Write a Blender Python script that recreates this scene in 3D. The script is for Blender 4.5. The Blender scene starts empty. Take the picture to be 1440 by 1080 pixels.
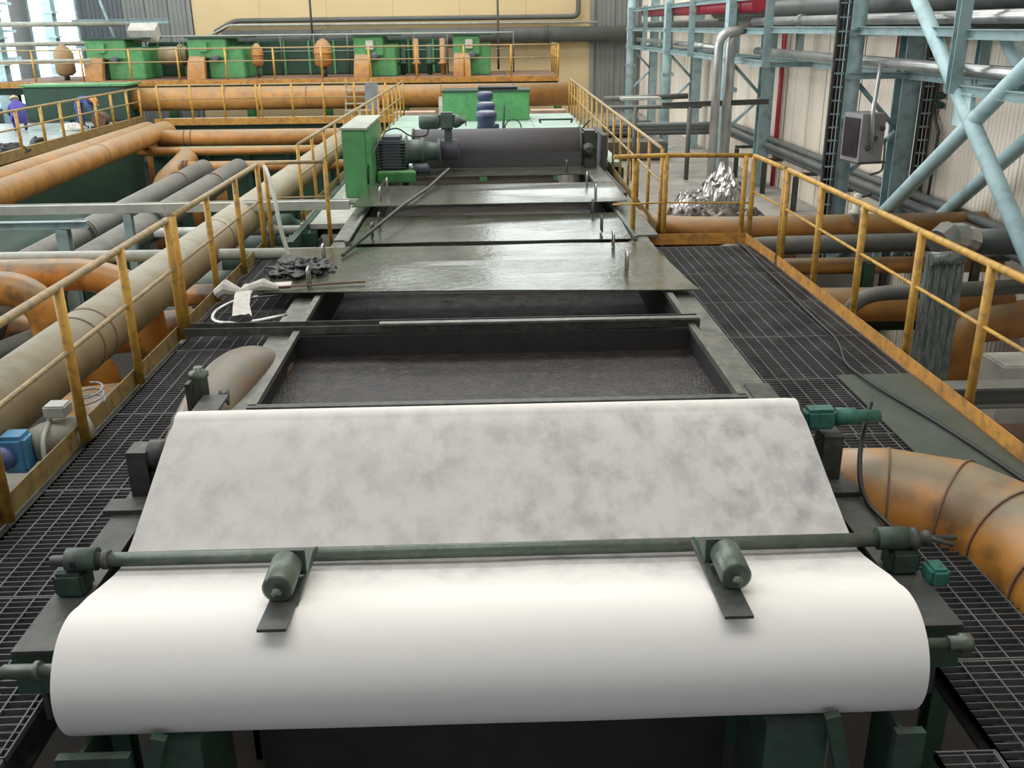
import bpy, bmesh, math, random
from mathutils import Vector, Matrix, noise
random.seed(7)
S = bpy.context.scene
COL = S.collection
# ---------------------------------------------------------------- camera
Rw = [[0.9994330838, -0.0217426338, 0.0257054239],
      [-0.0317432850, -0.3541139790, 0.9346633906],
      [-0.0112193939, -0.9349494894, -0.3546034086]]      # rows: world axes in (right, down, forward)
cam = bpy.data.cameras.new('camera'); co = bpy.data.objects.new('camera', cam); COL.objects.link(co)
m = Matrix(((Rw[0][0], -Rw[0][1], -Rw[0][2], 0), (Rw[1][0], -Rw[1][1], -Rw[1][2], 0),
            (Rw[2][0], -Rw[2][1], -Rw[2][2], 2.8), (0, 0, 0, 1)))
co.matrix_world = m
cam.sensor_width = 36; cam.lens = 33.125; cam.clip_start = .05; cam.clip_end = 200
S.camera = co
# ---------------------------------------------------------------- exposure, world, light
S.view_settings.view_transform = 'Standard'; S.view_settings.look = 'None'
S.view_settings.gamma = 1; S.view_settings.use_curve_mapping = False
S.view_settings.exposure = -0.2
w = bpy.data.worlds.new('world'); S.world = w; w.use_nodes = True
bg = w.node_tree.nodes['Background']; bg.inputs[0].default_value = (.86, .93, 1, 1); bg.inputs[1].default_value = .42
def area(name, loc, rot, sx, sy, e, col=(1, 1, 1)):
    l = bpy.data.lights.new(name, 'AREA'); l.shape = 'RECTANGLE'; l.size = sx; l.size_y = sy; l.energy = e; l.color = col
    o = bpy.data.objects.new(name, l); COL.objects.link(o); o.location = loc; o.rotation_euler = rot; return o
area('overhead_fill_light', (-3, 4, 13), (0, 0, 0), 16, 5, 1100, (1, .97, .91))  # added unseen area light overhead for assumed roof daylight; no roof is built
area('overhead_fill_light', (-6, 20, 14), (0, 0, 0), 22, 5, 3000, (1, .98, .94))  # second added overhead light, over the middle, no skylight modelled
area('overhead_fill_light', (-6, 36, 14), (0, 0, 0), 22, 5, 3000, (1, .98, .94))  # third added overhead light, unseen, over the far end
area('left_fill_light', (-19.5, 15, 7), (0, -math.pi/2, 0), 6, 26, 3000, (.98, .98, 1))  # added unseen fill light from the left, brightens the right wall
# ---------------------------------------------------------------- materials
MATS = {}
def mat(name, c, rough=.6, metal=0., c2=None, scale=3., dirt=None, dirt_amt=0., dust=None, dust_amt=0., bump=0., bscale=40., emit=None, stretch=(1, 1, 1), spec=.5):
    if name in MATS: return MATS[name]
    M = bpy.data.materials.new(name); M.use_nodes = True; nt = M.node_tree; N = nt.nodes; L = nt.links
    b = N['Principled BSDF']; b.inputs['Roughness'].default_value = rough; b.inputs['Metallic'].default_value = metal
    b.inputs['Specular IOR Level'].default_value = spec
    geo = N.new('ShaderNodeNewGeometry'); mp = N.new('ShaderNodeMapping'); L.new(geo.outputs['Position'], mp.inputs[0]); mp.inputs['Scale'].default_value = stretch
    def nz(s, det=4):
        n = N.new('ShaderNodeTexNoise'); n.inputs['Scale'].default_value = s; n.inputs['Detail'].default_value = det; L.new(mp.outputs[0], n.inputs[0]); return n.outputs[0]
    def ramp(src, a, z):
        r = N.new('ShaderNodeMapRange'); r.inputs[1].default_value = a; r.inputs[2].default_value = z; L.new(src, r.inputs[0]); return r.outputs[0]
    def mix(f, a, z):
        x = N.new('ShaderNodeMix'); x.data_type = 'RGBA'; L.new(f, x.inputs[0])
        for i, v in ((6, a), (7, z)):
            if isinstance(v, tuple): x.inputs[i].default_value = (*v, 1)
            else: L.new(v, x.inputs[i])
        return x.outputs[2]
    c2 = c2 or tuple(v * .72 for v in c)
    cur = mix(ramp(nz(scale), .35, .68), c, c2)
    def mul(a, v):
        x = N.new('ShaderNodeMath'); x.operation = 'MULTIPLY'; L.new(a, x.inputs[0])
        if isinstance(v, float): x.inputs[1].default_value = v
        else: L.new(v, x.inputs[1])
        return x.outputs[0]
    if dirt: cur = mix(mul(ramp(nz(scale * 2.7, 8), .48, .66), float(dirt_amt)), cur, dirt)
    if dust:
        sp = N.new('ShaderNodeSeparateXYZ'); L.new(geo.outputs['Normal'], sp.inputs[0])
        up = ramp(sp.outputs[2], .25, .85)
        cur = mix(mul(mul(up, ramp(nz(scale * 3, 6), .2, .6)), float(dust_amt)), cur, dust)
    L.new(cur, b.inputs['Base Color'])
    if bump:
        bp = N.new('ShaderNodeBump'); bp.inputs['Strength'].default_value = bump; bp.inputs['Distance'].default_value = .02
        L.new(nz(bscale, 6), bp.inputs['Height']); L.new(bp.outputs[0], b.inputs['Normal'])
    if emit:
        b.inputs['Emission Color'].default_value = (*emit[:3], 1); b.inputs['Emission Strength'].default_value = emit[3]
    MATS[name] = M; return M
DUST = (.36, .33, .28)
orange = mat('orange_paint', (.52, .25, .06), .5, c2=(.38, .17, .045), scale=1.6, dirt=(.16, .1, .06), dirt_amt=.4, dust=(.27, .23, .15), dust_amt=.85)
orange_hot = mat('orange_pipe_paint', (.66, .29, .045), .4, c2=(.55, .22, .045), scale=1.3, dirt=(.07, .04, .025), dirt_amt=.75, dust=(.22, .21, .15), dust_amt=.85)
cream = mat('cream_pipe_paint', (.33, .25, .14), .55, c2=(.27, .2, .11), scale=1.3, dirt=(.16, .12, .07), dirt_amt=.4, dust=(.36, .35, .27), dust_amt=.9)
greypipe = mat('grey_pipe_paint', (.12, .12, .105), .55, c2=(.09, .1, .09), scale=1.5, dust=(.24, .23, .19), dust_amt=.6)
yellow = mat('yellow_rail_paint', (.62, .36, .05), .5, c2=(.5, .27, .05), scale=5, dirt=(.16, .09, .04), dirt_amt=.55)
railtop = mat('worn_rail_paint', (.33, .25, .13), .5, c2=(.42, .3, .12), scale=6, dirt=(.18, .13, .09), dirt_amt=.55)
toe = mat('toe_board_paint', (.34, .23, .07), .6, c2=(.24, .17, .07), scale=4, dirt=(.08, .06, .04), dirt_amt=.6)
toe_or = mat('toe_board_orange', (.62, .3, .05), .6, c2=(.42, .2, .05), scale=4, dirt=(.1, .08, .04), dirt_amt=.5)
gratem = mat('grating_steel', (.17, .17, .17), .55, .3, c2=(.1, .1, .1), scale=3)
darksteel = mat('dark_steel', (.075, .08, .075), .5, .3, c2=(.045, .05, .045), scale=5, dirt=(.16, .15, .11), dirt_amt=.35)
rimsteel = mat('tank_rim_steel', (.16, .165, .14), .42, .45, c2=(.09, .1, .085), scale=4, dirt=(.27, .26, .19), dirt_amt=.5, bump=.15, bscale=60)
lidsteel = mat('wet_lid_steel', (.15, .155, .115), .19, .45, c2=(.09, .095, .065), scale=4., dirt=(.06, .065, .03), dirt_amt=.8, bump=.16, bscale=16)
slurry = mat('dark_slurry', (.016, .013, .013), .18, 0, c2=(.045, .036, .028), scale=9, bump=1., bscale=55, spec=.9)
inner = mat('tank_lining', (.014, .013, .014), .6, c2=(.025, .022, .02), scale=5)
green = mat('green_machine_paint', (.1, .34, .12), .5, c2=(.08, .28, .1), scale=2, dirt=(.06, .12, .06), dirt_amt=.35, dust=(.3, .36, .26), dust_amt=.5)
dgreen = mat('dark_green_paint', (.02, .07, .04), .6, c2=(.015, .05, .03), scale=3, dirt=(.05, .05, .04), dirt_amt=.5)
framegreen = mat('frame_green_paint', (.035, .09, .055), .5, c2=(.05, .06, .05), scale=5, dirt=(.02, .02, .02), dirt_amt=.4)
tealbox = mat('teal_bearing_paint', (.04, .2, .15), .5, c2=(.03, .13, .1), scale=8, dirt=(.03, .04, .03), dirt_amt=.5)
deck = mat('pale_green_deck', (.42, .58, .48), .5, c2=(.36, .52, .44), scale=.8, dirt=(.25, .33, .27), dirt_amt=.4)
blue = mat('light_blue_column', (.42, .62, .65), .5, c2=(.52, .7, .72), scale=1.5, dirt=(.17, .25, .25), dirt_amt=.4)
bluegrey = mat('blue_grey_beam', (.26, .38, .39), .55, c2=(.32, .44, .44), scale=2, dirt=(.1, .12, .12), dirt_amt=.4)
silver = mat('silver_pipe_jacket', (.55, .56, .54), .35, .7, c2=(.4, .41, .4), scale=3)
whitepipe = mat('white_grey_pipe', (.5, .52, .46), .5, c2=(.38, .4, .35), scale=2.5, dirt=(.2, .2, .16), dirt_amt=.3)
darkpipe = mat('dark_pipe', (.08, .095, .09), .5, c2=(.12, .13, .12), scale=2, dust=(.2, .2, .18), dust_amt=.5)
beige = mat('beige_wall_panel', (.72, .56, .31), .7, c2=(.66, .51, .28), scale=.4)
siding = mat('cream_siding', (.9, .81, .69), .6, c2=(.82, .73, .61), scale=.5, dirt=(.5, .45, .37), dirt_amt=.5, stretch=(1, 1, .15))
sidegrey = mat('grey_siding', (.28, .29, .27), .6, c2=(.22, .23, .22), scale=.7, dirt=(.16, .17, .16), dirt_amt=.4, stretch=(1, 1, .2))
darkwall = mat('dark_blue_siding', (.13, .14, .15), .6, c2=(.1, .12, .14), scale=.6)
concrete = mat('concrete_slab', (.42, .4, .36), .8, c2=(.33, .32, .28), scale=.8, dirt=(.22, .2, .17), dirt_amt=.5)
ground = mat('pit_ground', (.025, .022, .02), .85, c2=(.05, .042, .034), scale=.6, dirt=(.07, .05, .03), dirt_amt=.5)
rust = mat('rusty_plate', (.25, .13, .07), .8, c2=(.16, .1, .07), scale=2, dirt=(.1, .09, .08), dirt_amt=.5)
motor = mat('slate_motor_paint', (.1, .11, .14), .5, c2=(.08, .085, .11), scale=4, dust=(.2, .2, .19), dust_amt=.4)
drumm = mat('belt_drum_rubber', (.1, .095, .1), .75, c2=(.085, .08, .085), scale=1.5, stretch=(.3, 1, 6))
motgreen = mat('grey_green_motor', (.09, .13, .11), .5, c2=(.07, .1, .09), scale=5, dust=(.25, .27, .22), dust_amt=.4)
navy = mat('navy_motor_paint', (.02, .035, .11), .4, c2=(.03, .04, .09), scale=6, dust=(.4, .43, .46), dust_amt=.6)
red = mat('red_pipe_paint', (.4, .025, .05), .4)
black = mat('black_rubber', (.012, .012, .013), .5)
grey = mat('cable_grey', (.3, .32, .32), .5)
weightm = mat('weight_roller_steel', (.12, .15, .12), .4, .4, c2=(.08, .11, .08), scale=10, dirt=(.2, .2, .17), dirt_amt=.4)
chrome = mat('bare_steel', (.6, .6, .58), .28, .9)
tealtrans = mat('blue_valve_paint', (.08, .3, .5), .45, c2=(.06, .24, .42), scale=6, dirt=(.25, .28, .28), dirt_amt=.3)
beigemotor = mat('dusty_motor_paint', (.28, .29, .22), .6, c2=(.22, .2, .14), scale=6, dust=(.42, .42, .36), dust_amt=.5)
overall = mat('blue_overalls', (.06, .1, .3), .85, c2=(.05, .08, .24), scale=12)
purple = mat('violet_blue_overalls', (.09, .08, .34), .85, c2=(.07, .06, .27), scale=12)
darkcloth = mat('dark_work_clothes', (.03, .03, .04), .9)
skin = mat('skin', (.45, .24, .16), .6)
helmet = mat('orange_helmet', (.75, .3, .08), .35); helmety = mat('straw_helmet', (.6, .5, .3), .5); hair = mat('dark_hair', (.02, .015, .01), .7)
shoe = mat('black_shoe', (.02, .02, .02), .6)
rag = mat('pale_rag', (.62, .6, .54), .9, c2=(.5, .48, .43), scale=14)
sludge = mat('grey_sludge', (.045, .045, .042), .4, c2=(.02, .02, .02), scale=18, bump=.8, bscale=50)
foil = mat('crumpled_foil', (.62, .6, .57), .25, .85, c2=(.42, .4, .37), scale=5)
foildark = mat('dirty_foil', (.2, .17, .14), .45, .5, c2=(.09, .08, .07), scale=7)
plastic = mat('clear_plastic_wrap', (.17, .2, .18), .25, .1, c2=(.08, .1, .09), scale=6, dirt=(.3, .32, .3), dirt_amt=.6, stretch=(4, 4, .5))
winglow = mat('daylit_window', (.9, .95, 1), .3, emit=(.92, .97, 1, 4.5))
whitebox = mat('white_cabinet_paint', (.62, .6, .53), .6)
plate = mat('steel_cover_plate', (.1, .115, .1), .5, .3, c2=(.07, .09, .07), scale=3, dirt=(.06, .1, .05), dirt_amt=.5)
# ---- filter cloth: damp grey mottling of the strained pulp above the bar, clean cloth on the roll
def cloth_mat():
    M = bpy.data.materials.new('filter_cloth'); M.use_nodes = True; nt = M.node_tree; N = nt.nodes; L = nt.links
    b = N['Principled BSDF']; b.inputs['Roughness'].default_value = .8
    geo = N.new('ShaderNodeNewGeometry')
    def nz(s, d, st):
        mp = N.new('ShaderNodeMapping'); mp.inputs['Scale'].default_value = st; L.new(geo.outputs['Position'], mp.inputs[0])
        n = N.new('ShaderNodeTexNoise'); n.inputs['Scale'].default_value = s; n.inputs['Detail'].default_value = d; n.inputs['Roughness'].default_value = .62; L.new(mp.outputs[0], n.inputs[0]); return n.outputs[0]
    def rng(src, a, z, lo=0., hi=1.):
        r = N.new('ShaderNodeMapRange'); r.inputs[1].default_value = a; r.inputs[2].default_value = z; r.inputs[3].default_value = lo; r.inputs[4].default_value = hi; L.new(src, r.inputs[0]); return r.outputs[0]
    def mth(op, a, c):
        x = N.new('ShaderNodeMath'); x.operation = op
        for i, v in ((0, a), (1, c)):
            if isinstance(v, float): x.inputs[i].default_value = v
            else: L.new(v, x.inputs[i])
        return x.outputs[0]
    sp = N.new('ShaderNodeSeparateXYZ'); L.new(geo.outputs['Position'], sp.inputs[0])
    wet = mth('MULTIPLY', rng(sp.outputs[1], 3.48, 3.95), rng(sp.outputs[1], 4.98, 4.72))
    patch = rng(nz(2.2, 6, (1, 1, 1)), .38, .66, .45, 1.)
    blot = rng(nz(7., 7, (1, .7, .7)), .42, .66)
    side = rng(sp.outputs[0], -1.5, 1.4, .5, 1.)
    f = mth('MULTIPLY', mth('MULTIPLY', mth('MULTIPLY', wet, patch), blot), side)
    x = N.new('ShaderNodeMix'); x.data_type = 'RGBA'; L.new(f, x.inputs[0]); x.inputs[6].default_value = (.84, .81, .76, 1); x.inputs[7].default_value = (.17, .17, .17, 1)
    y = N.new('ShaderNodeMix'); y.data_type = 'RGBA'; L.new(mth('MULTIPLY', wet, .62), y.inputs[0]); L.new(x.outputs[2], y.inputs[6]); y.inputs[7].default_value = (.36, .35, .335, 1)
    L.new(y.outputs[2], b.inputs['Base Color'])
    bp = N.new('ShaderNodeBump'); bp.inputs['Strength'].default_value = .15; bp.inputs['Distance'].default_value = .004; L.new(nz(120, 3, (1, 1, 1)), bp.inputs['Height']); L.new(bp.outputs[0], b.inputs['Normal'])
    return M
clothm = cloth_mat()
# ---------------------------------------------------------------- mesh helpers
WL = {}
def wl(o): return WL.get(o.name, Vector((0, 0, 0))) if o else Vector((0, 0, 0))
def fillet(pts, r, n=6):
    P = [Vector(p) for p in pts]; out = [P[0]]
    for i in range(1, len(P) - 1):
        a, b, c = P[i-1], P[i], P[i+1]; u = (a-b); v = (c-b); rr = min(r, u.length*.49, v.length*.49)
        u.normalize(); v.normalize(); s = b + u*rr; e = b + v*rr
        for k in range(n+1):
            t = k/n; out.append(s*(1-t)**2 + b*2*t*(1-t) + e*t*t)
    out.append(P[-1]); return out
class MB:
    def __init__(s): s.v = []; s.f = []; s.sm = []
    def add(s, vs, fs, smooth=False):
        b = len(s.v); s.v += [Vector(v) for v in vs]; s.f += [[i+b for i in f] for f in fs]; s.sm += [smooth]*len(fs); return s
    def box(s, c, d, rot=None, taper=None):
        hx, hy, hz = d[0]/2, d[1]/2, d[2]/2; vs = []
        for z in (-1, 1):
            k = taper if (taper and z > 0) else 1
            for x, y in ((-1, -1), (1, -1), (1, 1), (-1, 1)): vs.append(Vector((x*hx*k, y*hy*k, z*hz)))
        if rot: 
            R = Matrix.Rotation(rot[2], 3, 'Z') @ Matrix.Rotation(rot[1], 3, 'Y') @ Matrix.Rotation(rot[0], 3, 'X'); vs = [R @ v for v in vs]
        c = Vector(c); return s.add([v+c for v in vs], [[3,2,1,0],[4,5,6,7],[0,1,5,4],[1,2,6,5],[2,3,7,6],[3,0,4,7]])
    def box2(s, a, b): return s.box([(a[i]+b[i])/2 for i in range(3)], [abs(a[i]-b[i]) for i in range(3)])
    def bevbox(s, a, b, e=.02):
        bm = bmesh.new(); bmesh.ops.create_cube(bm, size=1)
        c = [(a[i]+b[i])/2 for i in range(3)]; d = [abs(a[i]-b[i]) for i in range(3)]
        for v in bm.verts: v.co = Vector((v.co.x*d[0]+c[0], v.co.y*d[1]+c[1], v.co.z*d[2]+c[2]))
        bmesh.ops.bevel(bm, geom=bm.edges[:], offset=e, segments=2, affect='EDGES')
        vs = [v.co.copy() for v in bm.verts]; bm.verts.index_update(); fs = [[v.index for v in f.verts] for f in bm.faces]; bm.free(); return s.add(vs, fs)
    def tube(s, pts, r, n=10, caps=True, smooth=True, squash=None):
        P = [Vector(p) for p in pts]; rs = r if isinstance(r, (list, tuple)) else [r]*len(P); vs = []; fs = []
        T = []
        for i in range(len(P)):
            a = P[max(i-1, 0)]; b = P[min(i+1, len(P)-1)]; t = (b-a); T.append(t.normalized() if t.length > 1e-9 else Vector((0, 0, 1)))
        up = Vector((0, 0, 1)) if abs(T[0].z) < .9 else Vector((0, 1, 0)); U = T[0].cross(up).normalized()
        for i, p in enumerate(P):
            U = (U - T[i]*U.dot(T[i])).normalized(); V = T[i].cross(U)
            k = 1.
            if 0 < i < len(P)-1:
                d1 = (P[i]-P[i-1]).normalized(); d2 = (P[i+1]-P[i]).normalized(); k = 1/max(.6, math.sqrt(max(.01, (1+d1.dot(d2))/2)))
            for j in range(n):
                a = 2*math.pi*j/n; vs.append(p + (U*math.cos(a) + V*math.sin(a))*rs[i]*k)
        for i in range(len(P)-1):
            for j in range(n): fs.append([i*n+j, i*n+(j+1) % n, (i+1)*n+(j+1) % n, (i+1)*n+j])
        s.add(vs, fs, smooth)
        if caps:
            b = len(s.v)-len(vs); s.f.append([b+j for j in range(n)][::-1]); s.f.append([b+(len(P)-1)*n+j for j in range(n)]); s.sm += [False, False]
        return s
    def cyl(s, a, b, r, n=16, r2=None): return s.tube([a, b], [r, r2 if r2 is not None else r], n)
    def lathe(s, a, d, prof, n=16):
        a = Vector(a); d = Vector(d).normalized(); return s.tube([a + d*h for h, _ in prof], [max(r, .0005) for _, r in prof], n)
    def ibeam(s, a, b, w, h):
        a, b = Vector(a), Vector(b); d = (b-a); L = d.length; d.normalize()
        up = Vector((0, 0, 1)) if abs(d.z) < .9 else Vector((0, 1, 0)); x = d.cross(up).normalized(); u = x.cross(d)
        for cx, cy, sx, sy in ((0, h/2-h*.06, w, h*.12), (0, -h/2+h*.06, w, h*.12), (0, 0, w*.14, h*.8)):
            vs = []
            for e in (a, b):
                for i, j in ((-1, -1), (1, -1), (1, 1), (-1, 1)): vs.append(e + x*(cx+i*sx/2) + u*(cy+j*sy/2))
            s.add(vs, [[3,2,1,0],[4,5,6,7],[0,1,5,4],[1,2,6,5],[2,3,7,6],[3,0,4,7]])
        return s
    def ring(s, p, d, r, wd, n=16): p = Vector(p); d = Vector(d).normalized(); return s.tube([p-d*wd/2, p+d*wd/2], r, n)
    def mesh(s, name, material, off=Vector((0, 0, 0))):
        me = bpy.data.meshes.new(name); me.from_pydata([tuple(v-off) for v in s.v], [], s.f)
        me.polygons.foreach_set('use_smooth', s.sm); 
        bm = bmesh.new(); bm.from_mesh(me); bmesh.ops.recalc_face_normals(bm, faces=bm.faces); bm.to_mesh(me); bm.free()
        me.materials.append(material); me.update(); return me
    def build(s, name, material, parent=None, label=None):
        off = wl(parent)
        if parent is None:
            xs = [v.x for v in s.v]; ys = [v.y for v in s.v]; zs = [v.z for v in s.v]
            off = Vector(((min(xs)+max(xs))/2, (min(ys)+max(ys))/2, min(zs)))
        o = bpy.data.objects.new(name, s.mesh(name, material, off)); COL.objects.link(o)
        if parent: o.parent = parent; WL[o.name] = off.copy()
        else: o.location = off; WL[o.name] = off.copy()
        if label: o['label'] = label
        return o
def thing(name, label, cat, loc, group=None):
    o = bpy.data.objects.new(name, None); COL.objects.link(o); o.location = loc; o.empty_display_size = .2
    o['label'] = label; o['category'] = cat; WL[o.name] = Vector(loc)
    if group: o['group'] = group
    return o
def tag(o, label, cat, group=None):
    o['label'] = label; o['category'] = cat
    if group: o['group'] = group
    return o
def struct(name, loc=(0, 0, 0)):
    o = bpy.data.objects.new(name, None); COL.objects.link(o); o.location = loc; o['kind'] = 'structure'; WL[o.name] = Vector(loc); return o
def inst(name, me, parent, world, rz=0):
    o = bpy.data.objects.new(name, me); COL.objects.link(o); o.parent = parent; o.location = Vector(world) - wl(parent); o.rotation_euler = (0, 0, rz); return o
# ================================================================= SETTING
fl = MB().box2((-21, -2, -3.2), (7.4, 46, -3.0)).build('floor', ground); fl['kind'] = 'structure'
def corr_panel(wd, h, rib=.2, dep=.03):
    mb = MB(); pr = []; x = 0
    while x < wd - 1e-6:
        for a, b in ((0, 0), (.55, 0), (.68, 1), (.87, 1)): pr.append((x + a*rib, b*dep))
        x += rib
    pr.append((wd, 0)); vs = []
    for z in (0, h):
        for a, b in pr: vs.append((a, -b, z))
    n = len(pr); return mb.add(vs, [[i, i+1, n+i+1, n+i] for i in range(n-1)])
wr = struct('wall_right', (7.4, 26, -3))
me = corr_panel(.99, 16, .11, .012).mesh('siding_panel', siding)
for k in range(48): inst('siding_panel', me, wr, (7.4 + random.uniform(0, .012), -2 + k + 1, -3), -math.pi/2)
MB().box2((7.45, -2, -3), (7.55, 46, 13)).build('backing_sheet', sidegrey, wr)
wb = struct('wall_back', (-6, 46, -3))
bp = MB().bevbox((0, -.08, 0), (2.992, 0, 7.792), .006).mesh('wall_panel', beige)
bp2 = MB().bevbox((0, -.08, 0), (2.992, 0, 8.192), .006).mesh('wall_panel', sidegrey)
for k in range(6):
    inst('wall_panel', bp, wb, (-12.9 + k*3, 46, -3)); inst('wall_panel', bp2, wb, (-12.9 + k*3, 46, 4.8))
cg = corr_panel(.97, 19, .194, .04).mesh('siding_panel', sidegrey)
for k in range(2): inst('siding_panel', cg, wb, (5.2 + k*1.1, 45.98, -3))
for k in range(3): inst('siding_panel', cg, wb, (-16.0 + k*1.02, 45.98, -3))
cd = corr_panel(.97, 19, .194, .04).mesh('siding_panel', darkwall)
for k in range(2): inst('siding_panel', cd, wb, (-18 + k, 46, -3))
wi4 = struct('window_4', (-19.1, 46, 0))
for k in range(2): MB().box2((-20.1+k*1.05, 45.84, -.1), (-19.12+k*1.05, 45.88, 8)).build('pane', winglow, wi4)
for k in range(3): MB().box2((-20.16+k*1.05, 45.78, -.2), (-20.06+k*1.05, 45.92, 8)).build('mullion', bluegrey, wi4)
MB().box2((-20.4, 45.8, -3), (-18, 46, -.2)).build('sill_wall', sidegrey, wb)
MB().box2((-21, 46.02, -3), (7.4, 46.2, 7.4)).build('backing_sheet', sidegrey, wb)
MB().box2((5.02, 45.8, -3), (5.2, 46, 14)).box2((-13.1, 45.85, -3), (-12.95, 46, 14)).build('corner_flashing', sidegrey, wb)
# assumed high windows on the back wall (above the frame; the wet lids mirror them)
def assumed_window(n, x0, x1, z0, z1, k):
    wi = struct(n, ((x0+x1)/2, 46, z0)); d = (x1-x0)/k
    for i in range(k): MB().box2((x0+i*d+.06, 45.84, z0+.08), (x0+(i+1)*d-.06, 45.88, z1-.08)).build('pane', winglow, wi)
    for i in range(k+1): MB().box2((x0+i*d-.06, 45.78, z0), (x0+i*d+.06, 45.92, z1)).build('mullion', bluegrey, wi)
    MB().box2((x0, 45.79, z0), (x1, 45.91, z0+.08)).box2((x0, 45.79, z1-.08), (x1, 45.91, z1)).build('window_frame', bluegrey, wi)
assumed_window('assumed_window_1', .2, 6.6, 5.4, 9.0, 3)
assumed_window('assumed_window_3', -5, 7, 11.6, 15.2, 6)
# left wall with bright windows
wlft = struct('wall_left', (-20.2, 30, -3))
MB().box2((-20.4, 20, -3), (-20.2, 46, -.2)).build('sill_wall', sidegrey, wlft)
MB().box2((-20.4, 20, 8), (-20.2, 46, 12)).build('upper_wall', sidegrey, wlft)
wi2 = struct('window_2', (-21, 33, 0))
for k in range(7):
    y = 27.5 + k*2.4
    MB().box2((-20.28, y+.12, -.15), (-20.23, y+2.28, 8)).build('pane', winglow, wi2)
    MB().box2((-20.3, y-.12, -.2), (-20.06, y+.12, 8)).build('mullion', bluegrey, wi2)
for k in range(5): MB().box2((-20.25, 27.5, .6+k*1.1), (-20.1, 44.3, .72+k*1.1)).build('transom', bluegrey, wi2)
# left blue columns by the windows
for i, (x, y, lb) in enumerate(((-19.2, 40.5, 'light blue column by the bright windows, second from the back'), (-18.7, 44.6, 'light blue column in the far left corner by the windows'), (-19.7, 36.7, 'light blue column at the left frame edge by the windows'))):
    c = thing('building_column', lb, 'column', (x, y, -3), 'columns along the window wall')
    MB().ibeam((x, y, -3), (x, y, 12), .4, .5).build('shaft', blue, c)
    for z in (1.6, 2.6, 3.6): MB().box((x, y, z), (.55, .6, .08)).build('stiffener_plate', blue, c)
for (z, r_, lb) in ((3.1, .1, 'upper grey pipe crossing the bright windows at far left'), (2.35, .09, 'grey pipe crossing the windows at far left, middle one'), (1.75, .07, 'lowest grey pipe crossing the windows at far left')):
    tag(MB().tube([(-20.5, 38.2, z), (-15.3, 39.6 if z < 2 else 44, z)], r_, 8).build('service_pipe', whitepipe), lb, 'pipe')
tag(MB().ibeam((-17.8, 44.6, 3.2), (-13.6, 44.6, 3.2), .15, .2).ibeam((-17.8, 44.6, 2.2), (-13.6, 44.6, 2.2), .15, .2).tube([(-16.4, 44.4, 4.2), (-15.9, 44.4, 2.3)], .06, 6).build('bracket_stand', bluegrey), 'blue-grey pipe bracket frame on the dark wall at far left', 'frame')
slab = MB().box2((3.0, 16.6, -3), (7.4, 46, -1.05)).build('concrete_slab', concrete); tag(slab, 'pale grey concrete floor slab along the cream siding wall', 'slab')
# ================================================================= WALKWAYS
def grating(x0, x1, y0, y1, par, z=0., px=.12, py=.05):
    mb = MB(); t = .005
    y = y0
    while y < y1: mb.box2((x0, y-t/2, z-.03), (x1, y+t/2, z)); y += py
    x = x0
    while x < x1 + .01: mb.box2((x-.004, y0, z-.03), (x+.004, y1, z+.001)); x += px
    mb.box2((x0-.004, y0, z-.03), (x0+.004, y1, z+.001)); mb.box2((x1-.004, y0, z-.03), (x1+.004, y1, z+.001))
    for yy in (y0, y1): mb.box2((x0, yy-.004, z-.03), (x1, yy+.004, z+.002))
    return mb.build('grating_panel', gratem, par)
wkl = thing('grating_walkway', 'dark steel grating walkway left of the tank', 'walkway', (-2.5, 7.5, 0))
ys = [2.0, 3.15, 4.35, 5.6, 6.9, 8.45, 9.7, 11.0, 12.45]
for a, b in zip(ys, ys[1:]): grating(-2.9, -2.03, a+.008, b-.008, wkl)
grating(-2.02, -1.45, 2.0, 3.02, wkl)
MB().ibeam((-2.95, 2, -.14), (-2.95, 12.45, -.14), .1, .2).ibeam((-2.1, 2, -.14), (-2.1, 12.45, -.14), .1, .2).build('edge_beam', darksteel, wkl)
wkr = thing('grating_walkway', 'dark steel grating walkway right of the tank', 'walkway', (3, 7.5, 0))
for a, b in zip([2.0, 3.6, 4.9, 6.2, 7.35, 8.5, 9.7, 10.95], [3.6, 4.9, 6.2, 7.35, 8.5, 9.7, 10.95, 12.45]): grating(2.06 if b < 6.4 else 2.2, 3.6, a+.008, b-.008, wkr)
grating(1.8, 2.05, 2.0, 3.02, wkr)
MB().ibeam((3.6, 2, -.14), (3.6, 12.45, -.14), .1, .2).ibeam((2.2, 2, -.14), (2.2, 12.45, -.14), .1, .2).build('edge_beam', darksteel, wkr)
for y in (3, 6, 9, 12):
    MB().ibeam((3.5, y, -3), (3.5, y, -.2), .15, .15).build('support_leg', dgreen, wkr); MB().ibeam((-2.9, y, -3), (-2.9, y, -.2), .15, .15).build('support_leg', dgreen, wkl)
cp = MB().box2((2.95, 2.6, .003), (3.58, 7.4, .012)).build('cover_plate', plate); tag(cp, 'flat dark green steel plate laid over the right grating', 'plate')
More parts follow.
